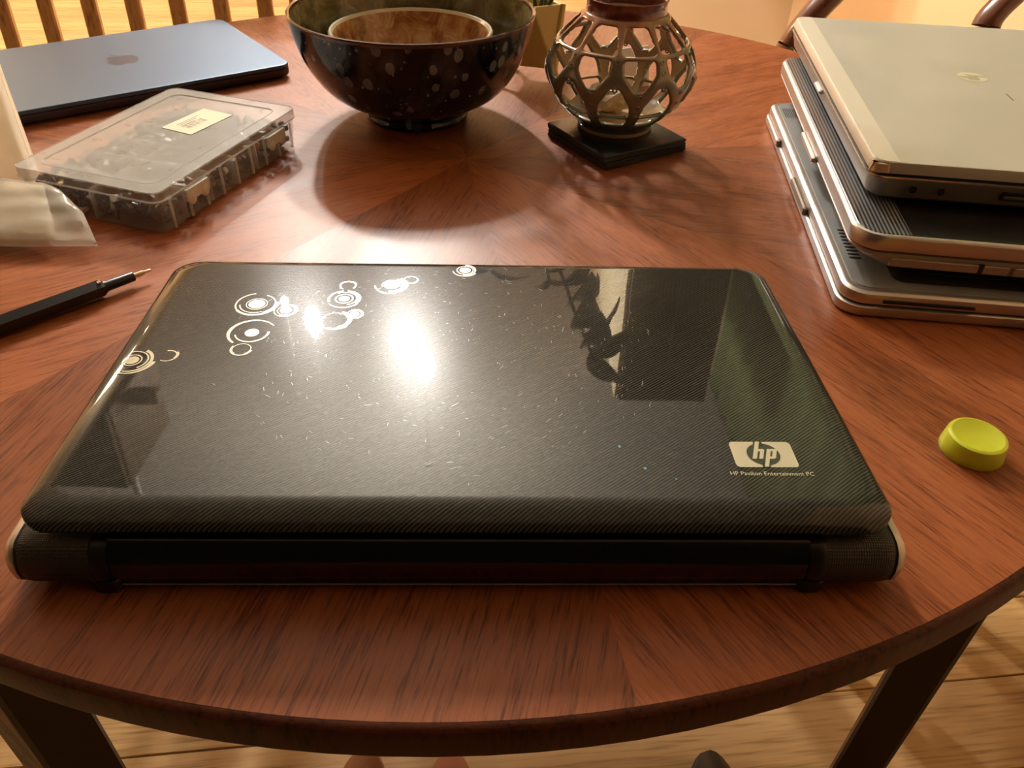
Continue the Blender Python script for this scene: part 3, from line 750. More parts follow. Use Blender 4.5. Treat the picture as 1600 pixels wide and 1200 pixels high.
bm = NB(); lathe(bm, smooth_prof([(.0760, .058), (.0685, .040), (.057, .024), (.040, .013), (.02, .009)], 6) + [(0, .008)], 72); obj('inner_wall', bm, m_small_in, sb)

# ------------------------------------------------------------------ coasters and openwork vase
def coaster(loc, rz, label, ch):
    t = thing('coaster', label, 'coaster', loc, rz, 'black stone coasters under the vase')
    bm = NB(); n = 10; h = .0475; rings = []
    for z, ins, jag in ((0, .0012, .0006), (.0014, 0, .0007), (.0038, .0004, .0009), (.0056, .0, .0006), (.0066, .0010, .0002)):
        pts = []
        for sx, sy, dx, dy in ((-1, -1, 1, 0), (1, -1, 0, 1), (1, 1, -1, 0), (-1, 1, 0, -1)):
            for i in range(n):
                a = 2 * (h - ins) * i / n; j = random.uniform(-jag, jag)
                pts.append((sx * (h - ins) + dx * a + (j if dx == 0 else 0), sy * (h - ins) + dy * a + (j if dy == 0 else 0), z))
        rings.append(pts)
    vs = loft(bm, rings, mi=1)
    for f in bm.faces:
        if len(f.verts) > 4 and f.calc_center_median().z > .005: f.material_index = 0
    obj('slab', bm, [m_slate, m_slate_edge], t, True, angle=20); return t
coaster((.0925, .7535, TZ), math.radians(33), 'lower black stone coaster, resting on the table', 0)
coaster((.0920, .7520, TZ + .0068), math.radians(31.5), 'upper black stone coaster, directly under the vase', 1)

VC = (.091, .765)
vase = thing('openwork_vase', 'round bronze-green ceramic vase pierced with cut-out windows', 'vase', (VC[0], VC[1], TZ + .0136))
Z0 = .0136
def vr(z):
    pts = [(.000, .0345), (.006, .0355), (.012, .041), (.020, .051), (.032, .0615), (.045, .0675), (.056, .0690), (.068, .0665), (.080, .0595), (.090, .050), (.098, .0415), (.104, .0365)]
    for (a, ra), (b, rb) in zip(pts, pts[1:]):
        if a <= z <= b:
            t = (z - a) / (b - a); i = pts.index((a, ra))
            m0 = (rb - pts[max(i - 1, 0)][1]) / (b - pts[max(i - 1, 0)][0]) * (b - a); nx = pts[min(i + 2, len(pts) - 1)]
            m1 = (nx[1] - ra) / (nx[0] - a) * (b - a)
            return (2 * t ** 3 - 3 * t ** 2 + 1) * ra + (t ** 3 - 2 * t ** 2 + t) * m0 + (-2 * t ** 3 + 3 * t ** 2) * rb + (t ** 3 - t ** 2) * m1
    return pts[-1][1]
NV = 10; PH = math.radians(-90 - 9)
def sdpoly(x, y, pts):
    d = 1e9; inside = False; n = len(pts)
    for i in range(n):
        x1, y1 = pts[i]; x2, y2 = pts[(i + 1) % n]
        ex, ey = x2 - x1, y2 - y1; t = max(0, min(1, ((x - x1) * ex + (y - y1) * ey) / (ex * ex + ey * ey)))
        d = min(d, math.hypot(x - x1 - ex * t, y - y1 - ey * t))
        if (y1 > y) != (y2 > y) and x < (x2 - x1) * (y - y1) / (y2 - y1) + x1: inside = not inside
    return -d if inside else d
# windows in (s = arc offset in sector units, z) -> metres using local radius; rounded polygons
def holes(th, z):
    """signed distance (m), negative inside a hole"""
    best = 1e9
    sec = 2 * PI / NV
    for half, zc, pts, rr in HOLES:
        a = (th - PH - (sec / 2 if half else 0)) / sec
        a = (a - round(a)) * sec
        x = a * vr(zc); best = min(best, sdpoly(x, z, pts) - rr)
    return best
def tri(cz, hw, hh, up):
    s = 1 if up else -1
    return [(-hw, cz - s * hh), (hw, cz - s * hh), (0, cz + s * hh)]
HOLES = [
  (True, .091, [(-.0104, .0845), (.0104, .0845), (.0080, .0960), (-.0080, .0960)], .0034),
  (True, .066, [(-.0118, .0748), (.0118, .0748), (.0112, .0690), (.0022, .0575), (-.0022, .0575), (-.0112, .0690)], .0031),
  (False, .041, [(-.0118, .0320), (.0118, .0320), (.0106, .0390), (.0020, .0530), (-.0020, .0530), (-.0106, .0390)], .0031),
  (False, .022, [(-.0090, .0188), (.0090, .0188), (.0096, .0245), (-.0096, .0245)], .0020),
]
bm = NB(); nt, nz = 360, 104; zt = .104
grid = []
for j in range(nz + 1):
    z = zt * j / nz; grid.append([[2 * PI * i / nt, z] for i in range(nt)])
per = nt // NV
def H(th, z): return holes(th, z)
val = [[None] * nt for _ in range(nz + 1)]
for j in range(nz + 1):
    for i in range(per): 
        # sector symmetry: evaluate one sector relative to PH
        v_ = H(PH + 2 * PI * i / nt, grid[j][0][1])
        for k in range(NV): val[j][(i + k * per) % nt] = v_
# keep the faces outside the windows, pull their rim vertices onto the window outline
keep = [[(val[j][i] + val[j][(i + 1) % nt] + val[j + 1][i] + val[j + 1][(i + 1) % nt]) > 0 for i in range(nt)] for j in range(nz)]
vv = []
for j in range(nz + 1):
    r_ = []
    for i in range(nt):
        th = PH + 2 * PI * i / nt; z = grid[j][i][1]; s = val[j][i]
        ks = [keep[jj][ii % nt] for jj in (j - 1, j) if 0 <= jj < nz for ii in (i - 1, i)]
        if any(ks) and not all(ks):
            th0 = PH + 2 * PI * (i % per) / nt; dth = 0.0; e = .0002
            for _ in range(2):
                R_ = vr(z); s = H(th0 + dth, z)
                gx = (H(th0 + dth + e / R_, z) - H(th0 + dth - e / R_, z)) / (2 * e); gz = (H(th0 + dth, z + e) - H(th0 + dth, z - e)) / (2 * e)
                L2 = max(gx * gx + gz * gz, .3)
                dth -= s * gx / L2 / R_; z = min(max(z - s * gz / L2, 0), zt)
            th += dth; s = 0
        rr = vr(z) + .0016 * min(max(s, 0) / .0035, 1) ** .5 * min(1, z / .008) * min(1, (zt - z) / .006)
        r_.append(bm.verts.new((rr * math.cos(th), rr * math.sin(th), z)))
    vv.append(r_)
for j in range(nz):
    for i in range(nt):
        if keep[j][i]: bm.faces.new((vv[j][i], vv[j][(i + 1) % nt], vv[j + 1][(i + 1) % nt], vv[j + 1][i]))
for v in [v for v in bm.verts if not v.link_faces]: bm.verts.remove(v)
bd_ = obj('pierced_body', bm, [m_vase, m_vase_in, m_vase], vase, True, angle=80)
md = bd_.modifiers.new('s', 'SOLIDIFY'); md.thickness = .0036; md.offset = -1; md.material_offset = 1; md.material_offset_rim = 2

# raised little rings (pairs) on the bars between the windows
ringproto = None
for k in range(NV):
    for half, zs in ((False, (.0765, .0690, .0560)), (True, (.0500, .0400, .0300))):
        for z in zs:
            th = PH + (k + (.5 if half else 0)) * 2 * PI / NV; r = vr(z) + .0015
            if ringproto is None:
                b_ = NB(); prof = []
                for a in range(16):
                    prof.append([((.0017 + .0008 * math.cos(q * PI / 3)) * math.cos(a * PI / 8), (.0017 + .0008 * math.cos(q * PI / 3)) * math.sin(a * PI / 8), .0008 * math.sin(q * PI / 3)) for q in range(6)])
                loft(b_, prof, close=True); o = obj('dot_ring', b_, m_vase, vase); ringproto = o
            else:
                o = ringproto.copy(); COL.objects.link(o); o.parent = vase
            slope = (vr(min(z + .002, .104)) - vr(max(z - .002, 0))) / .004
            nrm = Vector((math.cos(th), math.sin(th), -slope)).normalized()
            o.location = (r * math.cos(th), r * math.sin(th), z); o.rotation_euler = nrm.to_track_quat('Z', 'Y').to_euler()
bm = NB(); lathe(bm, [(.0365, .1035), (.0358, .105), (.0358, .1120), (.0368, .1145), (.0370, .1155), (.0362, .1162), (.0345, .1152), (.0330, .112), (.0328, .1035)], 72, mi=0); obj('collar', bm, m_collar, vase)
bm = NB(); lathe(bm, [(.0, .0002), (.0325, .0), (.0348, .0), (.0358, .0025), (.0352, .0055), (.032, .006), (.0, .006)], 72); obj('foot_ring', bm, m_clay, vase)
bm = NB(); lathe(bm, [(.0338, .008), (.0370, .0095), (.0372, .0108), (.0340, .0112)], 72)
bm.free()

# crumpled tissue inside the vase
bm = NB(); bmesh.ops.create_icosphere(bm, subdivisions=3, radius=.022)
for v in bm.verts:
    k = 1 + .28 * math.sin(v.co.x * 310 + 2) * math.cos(v.co.y * 260) + random.uniform(-.09, .09); v.co *= k; v.co.z *= .55
zmin = min(v.co.z for v in bm.verts)
o = obj('crumpled_paper', bm, m_vase_in, None, True, (VC[0] - .008, VC[1] + .012, TZ + Z0 + .0062 - zmin), angle=20); tag(o, 'crumpled tan paper seen through the windows of the vase', 'paper')

# ------------------------------------------------------------------ planter with a leafy plant
PCn = (.017, .928)
pl = thing('planter', 'mustard yellow faceted planter on splayed legs behind the bowl', 'planter', (PCn[0], PCn[1], TZ))
a_top = math.radians(-108); a_bot = math.radians(-148)
top = [(.026 * math.cos(a_top + k * PI / 2), .026 * math.sin(a_top + k * PI / 2), .084) for k in range(4)]
bot = [(.034 * math.cos(a_bot + k * PI / 2), .034 * math.sin(a_bot + k * PI / 2), .022) for k in range(4)]
ft = [(.047 * math.cos(a_bot + k * PI / 2), .047 * math.sin(a_bot + k * PI / 2), .0032) for k in range(4)]
bm = NB(); T = [bm.verts.new(p) for p in top]; B = [bm.verts.new(p) for p in bot]
Ti = [bm.verts.new((p[0] * .80, p[1] * .80, .084)) for p in top]; Td = [bm.verts.new((p[0] * .74, p[1] * .74, .070)) for p in top]
for k in range(4):
    n_ = (k + 1) % 4
    bm.faces.new((B[k], B[n_], T[k])); bm.faces.new((T[k], B[n_], T[n_]))
    bm.faces.new((T[k], T[n_], Ti[n_], Ti[k])); bm.faces.new((Ti[k], Ti[n_], Td[n_], Td[k]))
bm.faces.new(B[::-1]); bm.faces.new(Td)
o = obj('pot', bm, m_yellow, pl, False); md = o.modifiers.new('b', 'BEVEL'); md.width = .0015; md.segments = 3
for k in range(4):
    bm = NB(); tube(bm, [ft[k], bot[k], tuple(Vector(bot[k]) * .35 + Vector(top[k]) * .65), top[k]], [.0032, .0038, .0034, .0030], 10); obj('leg', bm, m_yellow, pl)
bm = NB(); vs = [bm.verts.new((p[0] * .75, p[1] * .75, .0745)) for p in top]; bm.faces.new(vs)
bmesh.ops.subdivide_edges(bm, edges=bm.edges, cuts=6, use_grid_fill=True)
for v in bm.verts: v.co.z += random.uniform(-.001, .0015)
obj('soil', bm, m_soil, pl)
plant = thing('potted_plant', 'dark green broad-leaved plant growing from the yellow planter', 'plant', (PCn[0], PCn[1], TZ + .072))
def leafmesh(ln, wd, droop):
    bm = NB(); n = 12; rows = []
    for i in range(n + 1):
        t = i / n; ww = wd * math.sin(PI * t ** .8) ** .8 * .5 if 0 < t < 1 else 0
        z = -droop * t * t * ln; rows.append([bm.verts.new((t * ln, s * ww, z + abs(s) * ww * .35)) for s in (-1, -.5, 0, .5, 1)])
    for a, b in zip(rows, rows[1:]):
        for k in range(4): bm.faces.new((a[k], b[k], b[k + 1], a[k + 1]))
    bmesh.ops.remove_doubles(bm, verts=bm.verts, dist=1e-6); return bm
def branch(path, leaves):
    bm = NB(); P_ = bez(path, 8); tube(bm, P_, .0022, 8); obj('stem', bm, m_stem, plant)
    for t, az, el, ln, wd in leaves:
        p = P_[int(t * (len(P_) - 1))]
        o = obj('leaf', leafmesh(ln, wd, .5), m_leaf, plant, True, tuple(p), (0, math.radians(-el), math.radians(az)))
        md = o.modifiers.new('s', 'SOLIDIFY'); md.thickness = .0006
branch([(0, -.004, 0), (.015, -.01, .12), (.055, -.03, .23), (.085, -.04, .30)],
       [(.62, 10, -35, .060, .042), (.70, -60, -30, .066, .046), (.76, -15, -45, .064, .044), (.84, -75, -50, .060, .040), (.90, -20, -30, .070, .048), (.96, -70, -40, .066, .042), (1, 20, 0, .06, .038), (1, -60, 25, .075, .032)])
branch([(-.004, .002, 0), (-.02, 0, .10), (-.035, -.02, .15), (-.05, -.035, .185)],
       [(.7, 170, 0, .055, .014), (.8, -120, -10, .052, .013), (.9, 120, 0, .045, .013), (.95, 200, 25, .055, .013), (1, -160, 10, .055, .013), (1, -90, -20, .05, .012), (1, -40, 15, .06, .013)])
branch([(.006, .003, 0), (.008, .01, .09), (.016, -.015, .16), (.025, -.03, .20)],
       [(.7, -30, 5, .052, .013), (.8, -130, -5, .052, .013), (.9, -70, -25, .055, .013), (.95, 20, -5, .055, .012), (1, 0, 20, .055, .013), (1, -60, 0, .06, .012), (1, -110, 10, .05, .012)])
branch([(.002, -.006, 0), (.020, -.018, .030), (.034, -.030, .045)], [(.9, -35, 25, .050, .022)])

# wrapper and card behind the vase
sn = thing('snack_wrapper', 'orange and purple wrapper lying behind the pierced vase', 'wrapper', (.098, .868, TZ))
bm = NB(); n = 10; top_ = []
for side in (1, -1):
    rows = []
    for j in range(n + 1):
        r_ = []
        for i in range(n + 1):
            x, y = (i / n - .5), (j / n - .5); h = .010 * (max(0, 1 - 4 * x * x) * max(0, 1 - 4 * y * y)) ** .6
            r_.append(bm.verts.new((x * .05, y * .032, .011 + side * h + random.uniform(-.0006, .0006))))
        rows.append(r_)
    for a, b in zip(rows, rows[1:]):
        for i in range(n):
            f = bm.faces.new((a[i], a[i + 1], b[i + 1], b[i])); f.material_index = 1 if i < 3 else 0
bmesh.ops.remove_doubles(bm, verts=bm.verts, dist=.0016)
zm = min(v.co.z for v in bm.verts)
for v in bm.verts: v.co.z -= zm
obj('packet', bm, [m_orange, m_purple], sn, rot=(0, 0, math.radians(-35)))
cdn = NB(); box(cdn, -.022, .022, -.0005, .0005, 0, .042)
tc_ = thing('folded_card', 'white folded card standing behind the pierced vase', 'card', (.120, .925, TZ), math.radians(25))
obj('front_leaf', cdn, m_white, tc_, False, rot=(math.radians(-14), 0, 0), loc=(0, -.0105, 0))
cdn = NB(); box(cdn, -.022, .022, -.0005, .0005, 0, .042)
obj('back_leaf', cdn, m_white, tc_, False, rot=(math.radians(14), 0, 0), loc=(0, .0105, 0))

# ------------------------------------------------------------------ clear parts organizer
OC = (-.300, .6535); OA = math.radians(72 - 90)
ob = thing('parts_organizer', 'clear plastic compartment box full of small dark parts, paper sticker on lid', 'box', (OC[0], OC[1], TZ), OA)
hw, hl = .0675, .0985   # half sizes along local x (short) and y (long)
def shell(bm, x0, x1, y0, y1, z0, z1, t, r, open_top=True, taper=.002):
    o_ = [[(x, y, z) for x, y in rrect(x0 + i, x1 - i, y0 + i, y1 - i, r)] for z, i in ((z0, taper + .001), (z0 + .001, taper), (z1, 0))]
    i_ = [[(x, y, z) for x, y in rrect(x0 + i, x1 - i, y0 + i, y1 - i, r - t)] for z, i in ((z1, t), (z0 + t, taper + t))]
    loft(bm, o_ + i_, cap=True)
    return bm
bm = NB(); shell(bm, -hw + .001, hw - .001, -hl + .001, hl - .001, 0, .0275, .0012, .008); obj('tray', bm, m_clear, ob)
# lid: shallow cap with raised inner panel
bm = NB(); t_ = .0010
o_ = [[(x, y, z) for x, y in rrect(-hw + i, hw - i, -hl + i, hl - i, r)] for z, i, r in ((.0275, 0, .0085), (.0340, .0002, .0085), (.0350, .0010, .008), (.0350, .0125, .010), (.0343, .0135, .0095))]
loft(bm, o_, cap=False); bm.faces.new([bm.verts.new((x, y, .0343)) for x, y in rrect(-hw + .0135, hw - .0135, -hl + .0135, hl - .0135, .0095)])
bmesh.ops.remove_doubles(bm, verts=bm.verts, dist=1e-5)
olid = obj('lid', bm, m_clear_lid, ob, True, angle=30)
def rimtube(z, i, r, rad, name):
    bm = NB(); p = rrect(-hw + i, hw - i, -hl + i, hl - i, r); P_ = [Vector((x, y, z)) for x, y in p]; rings = []
    for k, q in enumerate(P_):
        t = (P_[(k + 1) % len(P_)] - P_[k - 1]).normalized(); a = Vector((t.y, -t.x, 0))
        rings.append([tuple(q + a * rad * math.cos(m * PI / 3) + Vector((0, 0, 1)) * rad * math.sin(m * PI / 3)) for m in range(6)])
    loft(bm, rings, close=True); return obj(name, bm, m_clear_rib, olid)
rimtube(.0350, .0006, .0082, .0006, 'lid_edge'); rimtube(.0351, .0130, .0098, .0005, 'panel_edge'); rimtube(.0276, -.0002, .0085, .0006, 'lip')
# dividers
for k in range(1, 6):
    y = -hl + k * (2 * hl) / 6
    bm = NB(); box(bm, -hw + .004, hw - .004, y - .0006, y + .0006, .0014, .026); obj('divider', bm, m_clear_rib, ob, False)
for x in (0, ):
    bm = NB(); box(bm, x - .0006, x + .0006, -hl + .004, hl - .004, .0014, .026); obj('divider', bm, m_clear_rib, ob, False)
# ribs moulded on the long side, and clasps
for k in range(9):
    y = -hl + .014 + k * (2 * hl - .028) / 8
    bm = NB(); box(bm, hw - .0022, hw - .0004, y - .0012, y + .0012, .002, .0262, .0004); obj('side_rib', bm, m_clear_rib, ob, False)
for y in (-.055, .058):
    bm = NB(); rslab(bm, hw - .0006, hw + .0024, y - .014, y + .014, .0165, .0262, .0012, .0006, 3); c = obj('clasp', bm, m_clasp, ob)
    for q in (-.008, .008):
        bm = NB(); bmesh.ops.create_uvsphere(bm, u_segments=12, v_segments=8, radius=.0046)
        for v in bm.verts: v.co.x *= .45; v.co += Vector((hw + .0016, y + q, .0172))
        obj('tab', bm, m_clasp, c)
bm = NB(); box(bm, -.0165, .0165, -.026, .026, .0345, .0348); st_ = obj('sticker', bm, m_paper, olid, False, (.006, .036, 0), (0, 0, math.radians(-6)))
bm = NB()
for k in range(11):
    y = -.016 + k * .0021; box(bm, -.003, .006, y, y + random.choice([.0006, .0010, .0014]), .0348, .03486)
for k in range(3): box(bm, -.0095 + k * .0028, -.0085 + k * .0028, -.016, .010 - k * .005, .0348, .03486)
obj('sticker_print', bm, m_ink, st_, False)
# contents: nobody could count them
bm = NB(); rnd = random.Random(3)
def part_bit(x, y, z, s, mi, kind):
    M_ = Matrix.Translation((x, y, z)) @ Matrix.Rotation(rnd.uniform(0, 6.28), 4, Vector((rnd.random() - .5, rnd.random() - .5, rnd.random() - .5)).normalized())
    if kind == 0: r = bmesh.ops.create_cube(bm, size=s); 
    elif kind == 1: r = bmesh.ops.create_cone(bm, cap_ends=True, segments=8, radius1=s * .5, radius2=s * .5, depth=s * .9)
    else: r = bmesh.ops.create_cone(bm, cap_ends=True, segments=6, radius1=s * .5, radius2=s * .25, depth=s * 1.5)
    vs = r['verts']
    for v in vs:
        if kind == 0: v.co.x *= 1.5; v.co.z *= .6
        v.co = M_ @ v.co
    for f in {f for v in vs for f in v.link_faces}: f.material_index = mi
for k in range(2600):
    x = rnd.uniform(-hw + .008, hw - .0075); y = rnd.uniform(-hl + .008, hl - .008); z = .0055 + rnd.random() * .0165
    mi = rnd.choices([0, 1, 2, 3, 4], [74, 14, 4, 2, 2])[0]
    part_bit(x, y, z, rnd.uniform(.003, .0062), mi, rnd.randrange(3))
o = obj('small_parts', bm, [mat('part_black', (.02, .021, .024), .4), mat('part_steel', (.16, .16, .17), .35, metal=.6), mat('part_white', (.72, .70, .62), .5), mat('part_red', (.35, .08, .04), .5), mat('part_brass', (.65, .45, .18), .3, metal=.8)], None, False, (OC[0], OC[1], TZ), (0, 0, OA))
tag(o, 'loose dark switches and screws filling the clear compartment box', 'parts', kind='stuff')

# ------------------------------------------------------------------ carton and padded pouch on the left
bx = thing('paper_sleeve', 'cream paper sleeve standing upright at the left frame edge', 'sleeve', (-.400, .618, TZ), math.radians(4))
bm = NB(); n = 16; rings = []
for z in (0, .05, .10, .150):
    rings.append([(-.13 + .13 * i / n, .0015 * math.sin(i * 1.1 + z * 20), z) for i in range(n + 1)] + [(-.13 + .13 * i / n, .0012 + .0015 * math.sin(i * 1.1 + z * 20), z) for i in range(n, -1, -1)])
loft(bm, rings); obj('front_sheet', bm, m_carton, bx)
bm = NB(); box(bm, -.13, -.004, .012, .0132, 0, .146); obj('back_sheet', bm, m_carton, bx, False)

pc = thing('padded_pouch', 'cream padded pouch with clear plastic margin leaning beside the parts box', 'pouch', (0, 0, TZ))
FL, FR, BR, BL = Vector((-.50, .4975, .002)), Vector((-.304, .5115, .002)), Vector((-.338, .560, .025)), Vector((-.50, .584, .027))
def patch(s, t):
    p = FL.lerp(FR, s).lerp(BL.lerp(BR, s), t)
    if s > .82 and t > .55: # rounded corner
        k = ((s - .82) / .18) ** 2 * (t - .55) / .45; p += Vector((-.007 * k, -.003 * k, -.003 * k))
    return p
nrm = (FR - FL).cross(BL - FL).normalized()
def pillow(s0, s1, t0, t1, th, wr, ns=48, ntt=24, lift=0):
    bm = NB()
    for side in (1, -1):
        rows = []
        for j in range(ntt + 1):
            r_ = []
            for i in range(ns + 1):
                a, b = i / ns, j / ntt; s = s0 + (s1 - s0) * a; t = t0 + (t1 - t0) * b
                h = th * (4 * a * (1 - a)) ** .35 * (4 * b * (1 - b)) ** .35 if 0 < a < 1 and 0 < b < 1 else 0
                wv = wr * (math.sin(a * 31 + b * 7) + math.sin(b * 23 - a * 13) * .7) if side == 1 else 0
                r_.append(bm.verts.new(patch(s, t) + nrm * (side * h + wv * (1 if 0 < a < 1 and 0 < b < 1 else .3) + lift)))
            rows.append(r_)
        for p, q in zip(rows, rows[1:]):
            for i in range(ns): bm.faces.new((p[i], p[i + 1], q[i + 1], q[i]))
    bmesh.ops.remove_doubles(bm, verts=bm.verts, dist=1e-4); return bm
obj('padded_insert', pillow(0, .86, .10, .96, .0045, .0003, lift=.0062), m_pouch, pc)
obj('clear_film', pillow(0, 1, 0, 1, .0062, .0005, lift=.0062), m_film, pc)

# ------------------------------------------------------------------ screwdriver
A_, B_ = Vector((-.2553, .4815, 0)), Vector((-.3251, .4080, 0))
dirn = (B_ - A_).normalized(); sang = math.atan2(dirn.y, dirn.x)
sd = thing('screwdriver', 'black precision screwdriver with a short steel bit', 'screwdriver', (A_.x, A_.y, TZ + .0068), sang)
def xl(bm, prof, n, mi=0, rot0=0):
    rings = [[(x, r * math.cos(2 * PI * i / n + rot0), r * math.sin(2 * PI * i / n + rot0)) for i in range(n)] for x, r in prof]
    loft(bm, rings, mi=mi); return bm
bm = NB(); xl(bm, [(0, .0007), (.0015, .0011), (.005, .0012), (.0055, .0019), (.0135, .0020)], 12); obj('bit', bm, m_steel, sd)
bm = NB(); xl(bm, [(.0125, .0032), (.0130, .0035), (.031, .0037), (.0335, .0045)], 20); obj('collar', bm, m_handle, sd)
bm = NB(); xl(bm, [(.0330, .0046), (.0350, .0062), (.036, .0066), (.110, .0068), (.114, .0068), (.1145, .0058), (.116, .0058), (.1165, .0068), (.128, .0062), (.129, .0045)], 6, rot0=PI / 6); obj('handle', bm, m_handle, sd, True, angle=25)
bm = NB(); box(bm, .0345, .0372, -.0012, .0030, .0050, .0062, .0002); obj('bright_facet', bm, m_chrome_edge, sd, False)

# ------------------------------------------------------------------ bottle cap
cp_ = thing('bottle_cap', 'lime yellow plastic bottle cap beside the black laptop', 'cap', (.2570, .3300, TZ), 0)
bm = NB(); lathe(bm, [(.0150, .0), (.0168, .0), (.0170, .0006), (.0166, .004), (.0158, .0095), (.0152, .0108), (.0140, .0114), (.0134, .0115), (.0128, .0112), (.0, .0109)], 64)
lathe(bm, [(.0150, 0), (.0146, .009), (.0, .0095)], 64); obj('shell', bm, m_cap, cp_)

# ------------------------------------------------------------------ chairs behind the table
ch = thing('slat_back_chair', 'honey oak chair with an upright slatted back beyond the thin laptop', 'chair', (-.61, 1.33, 0), math.radians(1.5))
for k in range(7):
    x = (-.8145 + k * .0683) + .61
    bm = NB(); box(bm, x - .0118, x + .0118, -.006, .006, -.26, .24, .0025)
    obj('slat', bm, m_chair, ch, False, (0, 0, .70), (math.radians(-4), 0, 0))
bm = NB(); rslab(bm, -.27, .27, -.014, .014, .935, .995, .012, .004); obj('top_rail', bm, m_chair, ch, loc=(0, .018, 0))
bm = NB(); rslab(bm, -.27, .27, -.012, .012, .455, .50, .010, .003); obj('lower_rail', bm, m_chair, ch, loc=(0, -.017, 0))
bm = NB(); rslab(bm, -.25, .25, -.02, .40, .425, .455, .03, .006); obj('seat', bm, m_chair, ch)
for x in (-.262, .262):
    bm = NB(); box(bm, x - .018, x + .018, -.045, -.012, 0, .46, .003); obj('leg', bm, m_chair, ch, False)
    bm = NB(); box(bm, x - .018, x + .018, .36, .395, 0, .43, .003); obj('leg', bm, m_chair, ch, False)
    bm = NB(); box(bm, x - .016, x + .016, -.014, .014, -.26, .26, .003); obj('back_post', bm, m_chair, ch, False, (0, 0, .70), (math.radians(-4), 0, 0))

def bent_chair(name, label, pts, legs, seat, rad):
    c = thing(name, label, 'chair', (0, 0, 0), 0, 'dark bentwood chairs')
    bm = NB(); tube(bm, bez(pts, 10), rad, 14, squash=.8); obj('bent_frame', bm, m_bent, c)
    sx, sy = seat
    bm = NB(); lathe(bm, [(0, .43), (.19, .43), (.20, .44), (.195, .458), (0, .452)], 48, cx=sx, cy=sy); obj('seat', bm, m_bent, c)
    for dx, dy in ((-.14, -.12), (.14, -.12), (-.14, .12), (.14, .12)):
        bm = NB(); tube(bm, [(sx + dx * .85, sy + dy * .85, .435), (sx + dx * 1.15, sy + dy * 1.15, 0)], [.017, .013], 12); obj('leg', bm, m_bent, c)
    return c
bent_chair('bentwood_chair', 'dark bentwood chair whose curved back rises left of the silver laptop corner', [(.415, 1.38, .44), (.412, 1.37, .56), (.415, 1.36, .64), (.428, 1.36, .70), (.455, 1.37, .745), (.500, 1.38, .80), (.57, 1.40, .85), (.64, 1.41, .86), (.72, 1.41, .80), (.745, 1.42, .62), (.74, 1.44, .44)], None, (.58, 1.55), .017) if False else None
bent_chair('bentwood_chair', 'dark bentwood chair with a curved frame left behind the laptop stack', [(.452, 1.42, .44), (.438, 1.42, .56), (.440, 1.42, .62), (.452, 1.42, .67), (.478, 1.42, .715), (.52, 1.43, .760), (.58, 1.44, .79)] , None, (.58, 1.62), .024)
bent_chair('bentwood_chair', 'dark bentwood chair with a curved frame at the upper right corner', [(.742, 1.42, .44), (.745, 1.42, .56), (.755, 1.42, .66), (.780, 1.42, .70), (.815, 1.42, .742), (.86, 1.43, .775), (.91, 1.44, .80)], None, (.86, 1.95), .020) if False else None
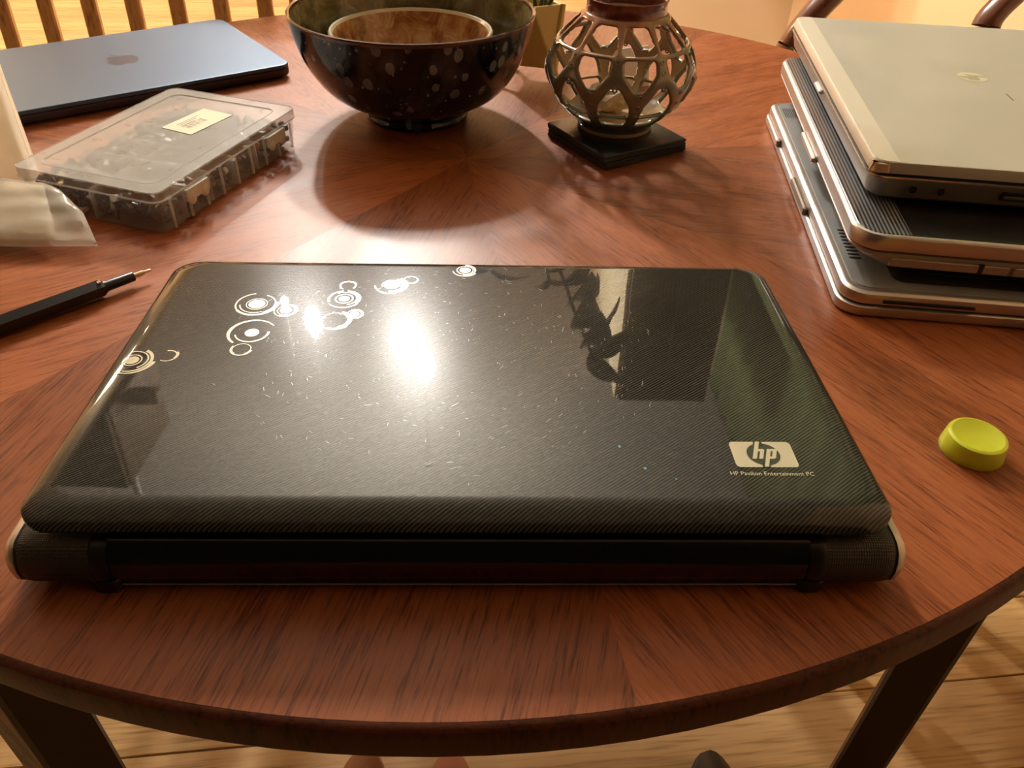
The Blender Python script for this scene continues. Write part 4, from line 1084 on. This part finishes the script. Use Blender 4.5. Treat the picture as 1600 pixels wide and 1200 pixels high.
# second bent frame belongs to a chair beside it
c2 = thing('bentwood_chair', 'dark bentwood chair with a curved frame at the upper right corner', 'chair', (0, 0, 0), 0, 'dark bentwood chairs')
bm = NB(); tube(bm, bez([(.760, 1.20, .44), (.735, 1.28, .60), (.730, 1.30, .68), (.700, 1.31, .727), (.722, 1.32, .760), (.765, 1.33, .80), (.82, 1.34, .83)][:2] + [(.715, 1.31, .70), (.712, 1.32, .733), (.735, 1.33, .764), (.775, 1.34, .80), (.83, 1.35, .83)], 10), .021, 14, squash=.8); obj('bent_frame', bm, m_bent, c2)
bm = NB(); lathe(bm, [(0, .43), (.15, .43), (.16, .44), (.155, .458), (0, .452)], 48, cx=.84, cy=1.30); obj('seat', bm, m_bent, c2)
for dx, dy in ((-.11, -.11), (.11, -.11), (-.11, .11), (.11, .11)):
    bm = NB(); tube(bm, [(.84 + dx * .85, 1.30 + dy * .85, .435), (.84 + dx * 1.1, 1.30 + dy * 1.1, 0)], [.017, .013], 12); obj('leg', bm, m_bent, c2)

shadow_chair = thing('bentwood_chair', 'unseen dark bentwood chair added at the right of the table for its floor shadow', 'chair', (0, 0, 0), 0, 'dark bentwood chairs')  # out-of-view chair, added to cast a shadow on the floor
bm = NB(); tube(bm, bez([(.70, .78, .44), (.76, .76, .62), (.78, .80, .76), (.785, .92, .80), (.78, 1.04, .76), (.76, 1.08, .62), (.70, 1.06, .44)], 10), .020, 14, squash=.8); obj('bent_frame', bm, m_bent, shadow_chair)
bm = NB(); lathe(bm, [(0, .43), (.19, .43), (.20, .44), (.195, .458), (0, .452)], 48, cx=.57, cy=.92); obj('seat', bm, m_bent, shadow_chair)
for dx, dy in ((-.12, -.12), (.12, -.12), (-.12, .12), (.12, .12)):
    bm = NB(); tube(bm, [(.57 + dx * .85, .92 + dy * .85, .435), (.57 + dx * 1.15, .92 + dy * 1.15, 0)], [.017, .013], 12); obj('leg', bm, m_bent, shadow_chair)

# ------------------------------------------------------------------ footwear on the floor below
def shoe(label, loc, rz, m, m2, sc=1):
    t = thing('slipper' if m is not m_shoe else 'shoe', label, 'footwear', loc, rz)
    bm = NB(); rings = []
    def outline(k): return [(.045 * k * math.cos(a) * (1 - .12 * math.sin(a)), .13 * k * math.sin(a)) for a in [2 * PI * i / 32 for i in range(32)]]
    loft(bm, [[(x * sc, y * sc, z) for x, y in outline(k)] for z, k in ((0, .96), (.004, 1), (.018, 1), (.022, .97))]); obj('sole', bm, m2, t)
    bm = NB(); loft(bm, [[(x * sc, y * sc + off, z) for x, y in outline(k)] for z, k, off in ((.021, .97, 0), (.04, .93, 0), (.06, .78, -.01), (.075, .5, -.03), (.08, .2, -.04))]); obj('upper', bm, m, t); return t
shoe('black shoe on the floor, its rounded toe just below the table edge', (.272, .395, 0), 0, m_shoe, m_shoe)
shoe('pink slipper on the floor beneath the middle of the table edge', (-.062, .385, 0), 0, m_slip, m_slip2)
shoe('brown slipper on the floor left of the pink one', (-.172, .385, 0), 0, m_slip2, m_slip)
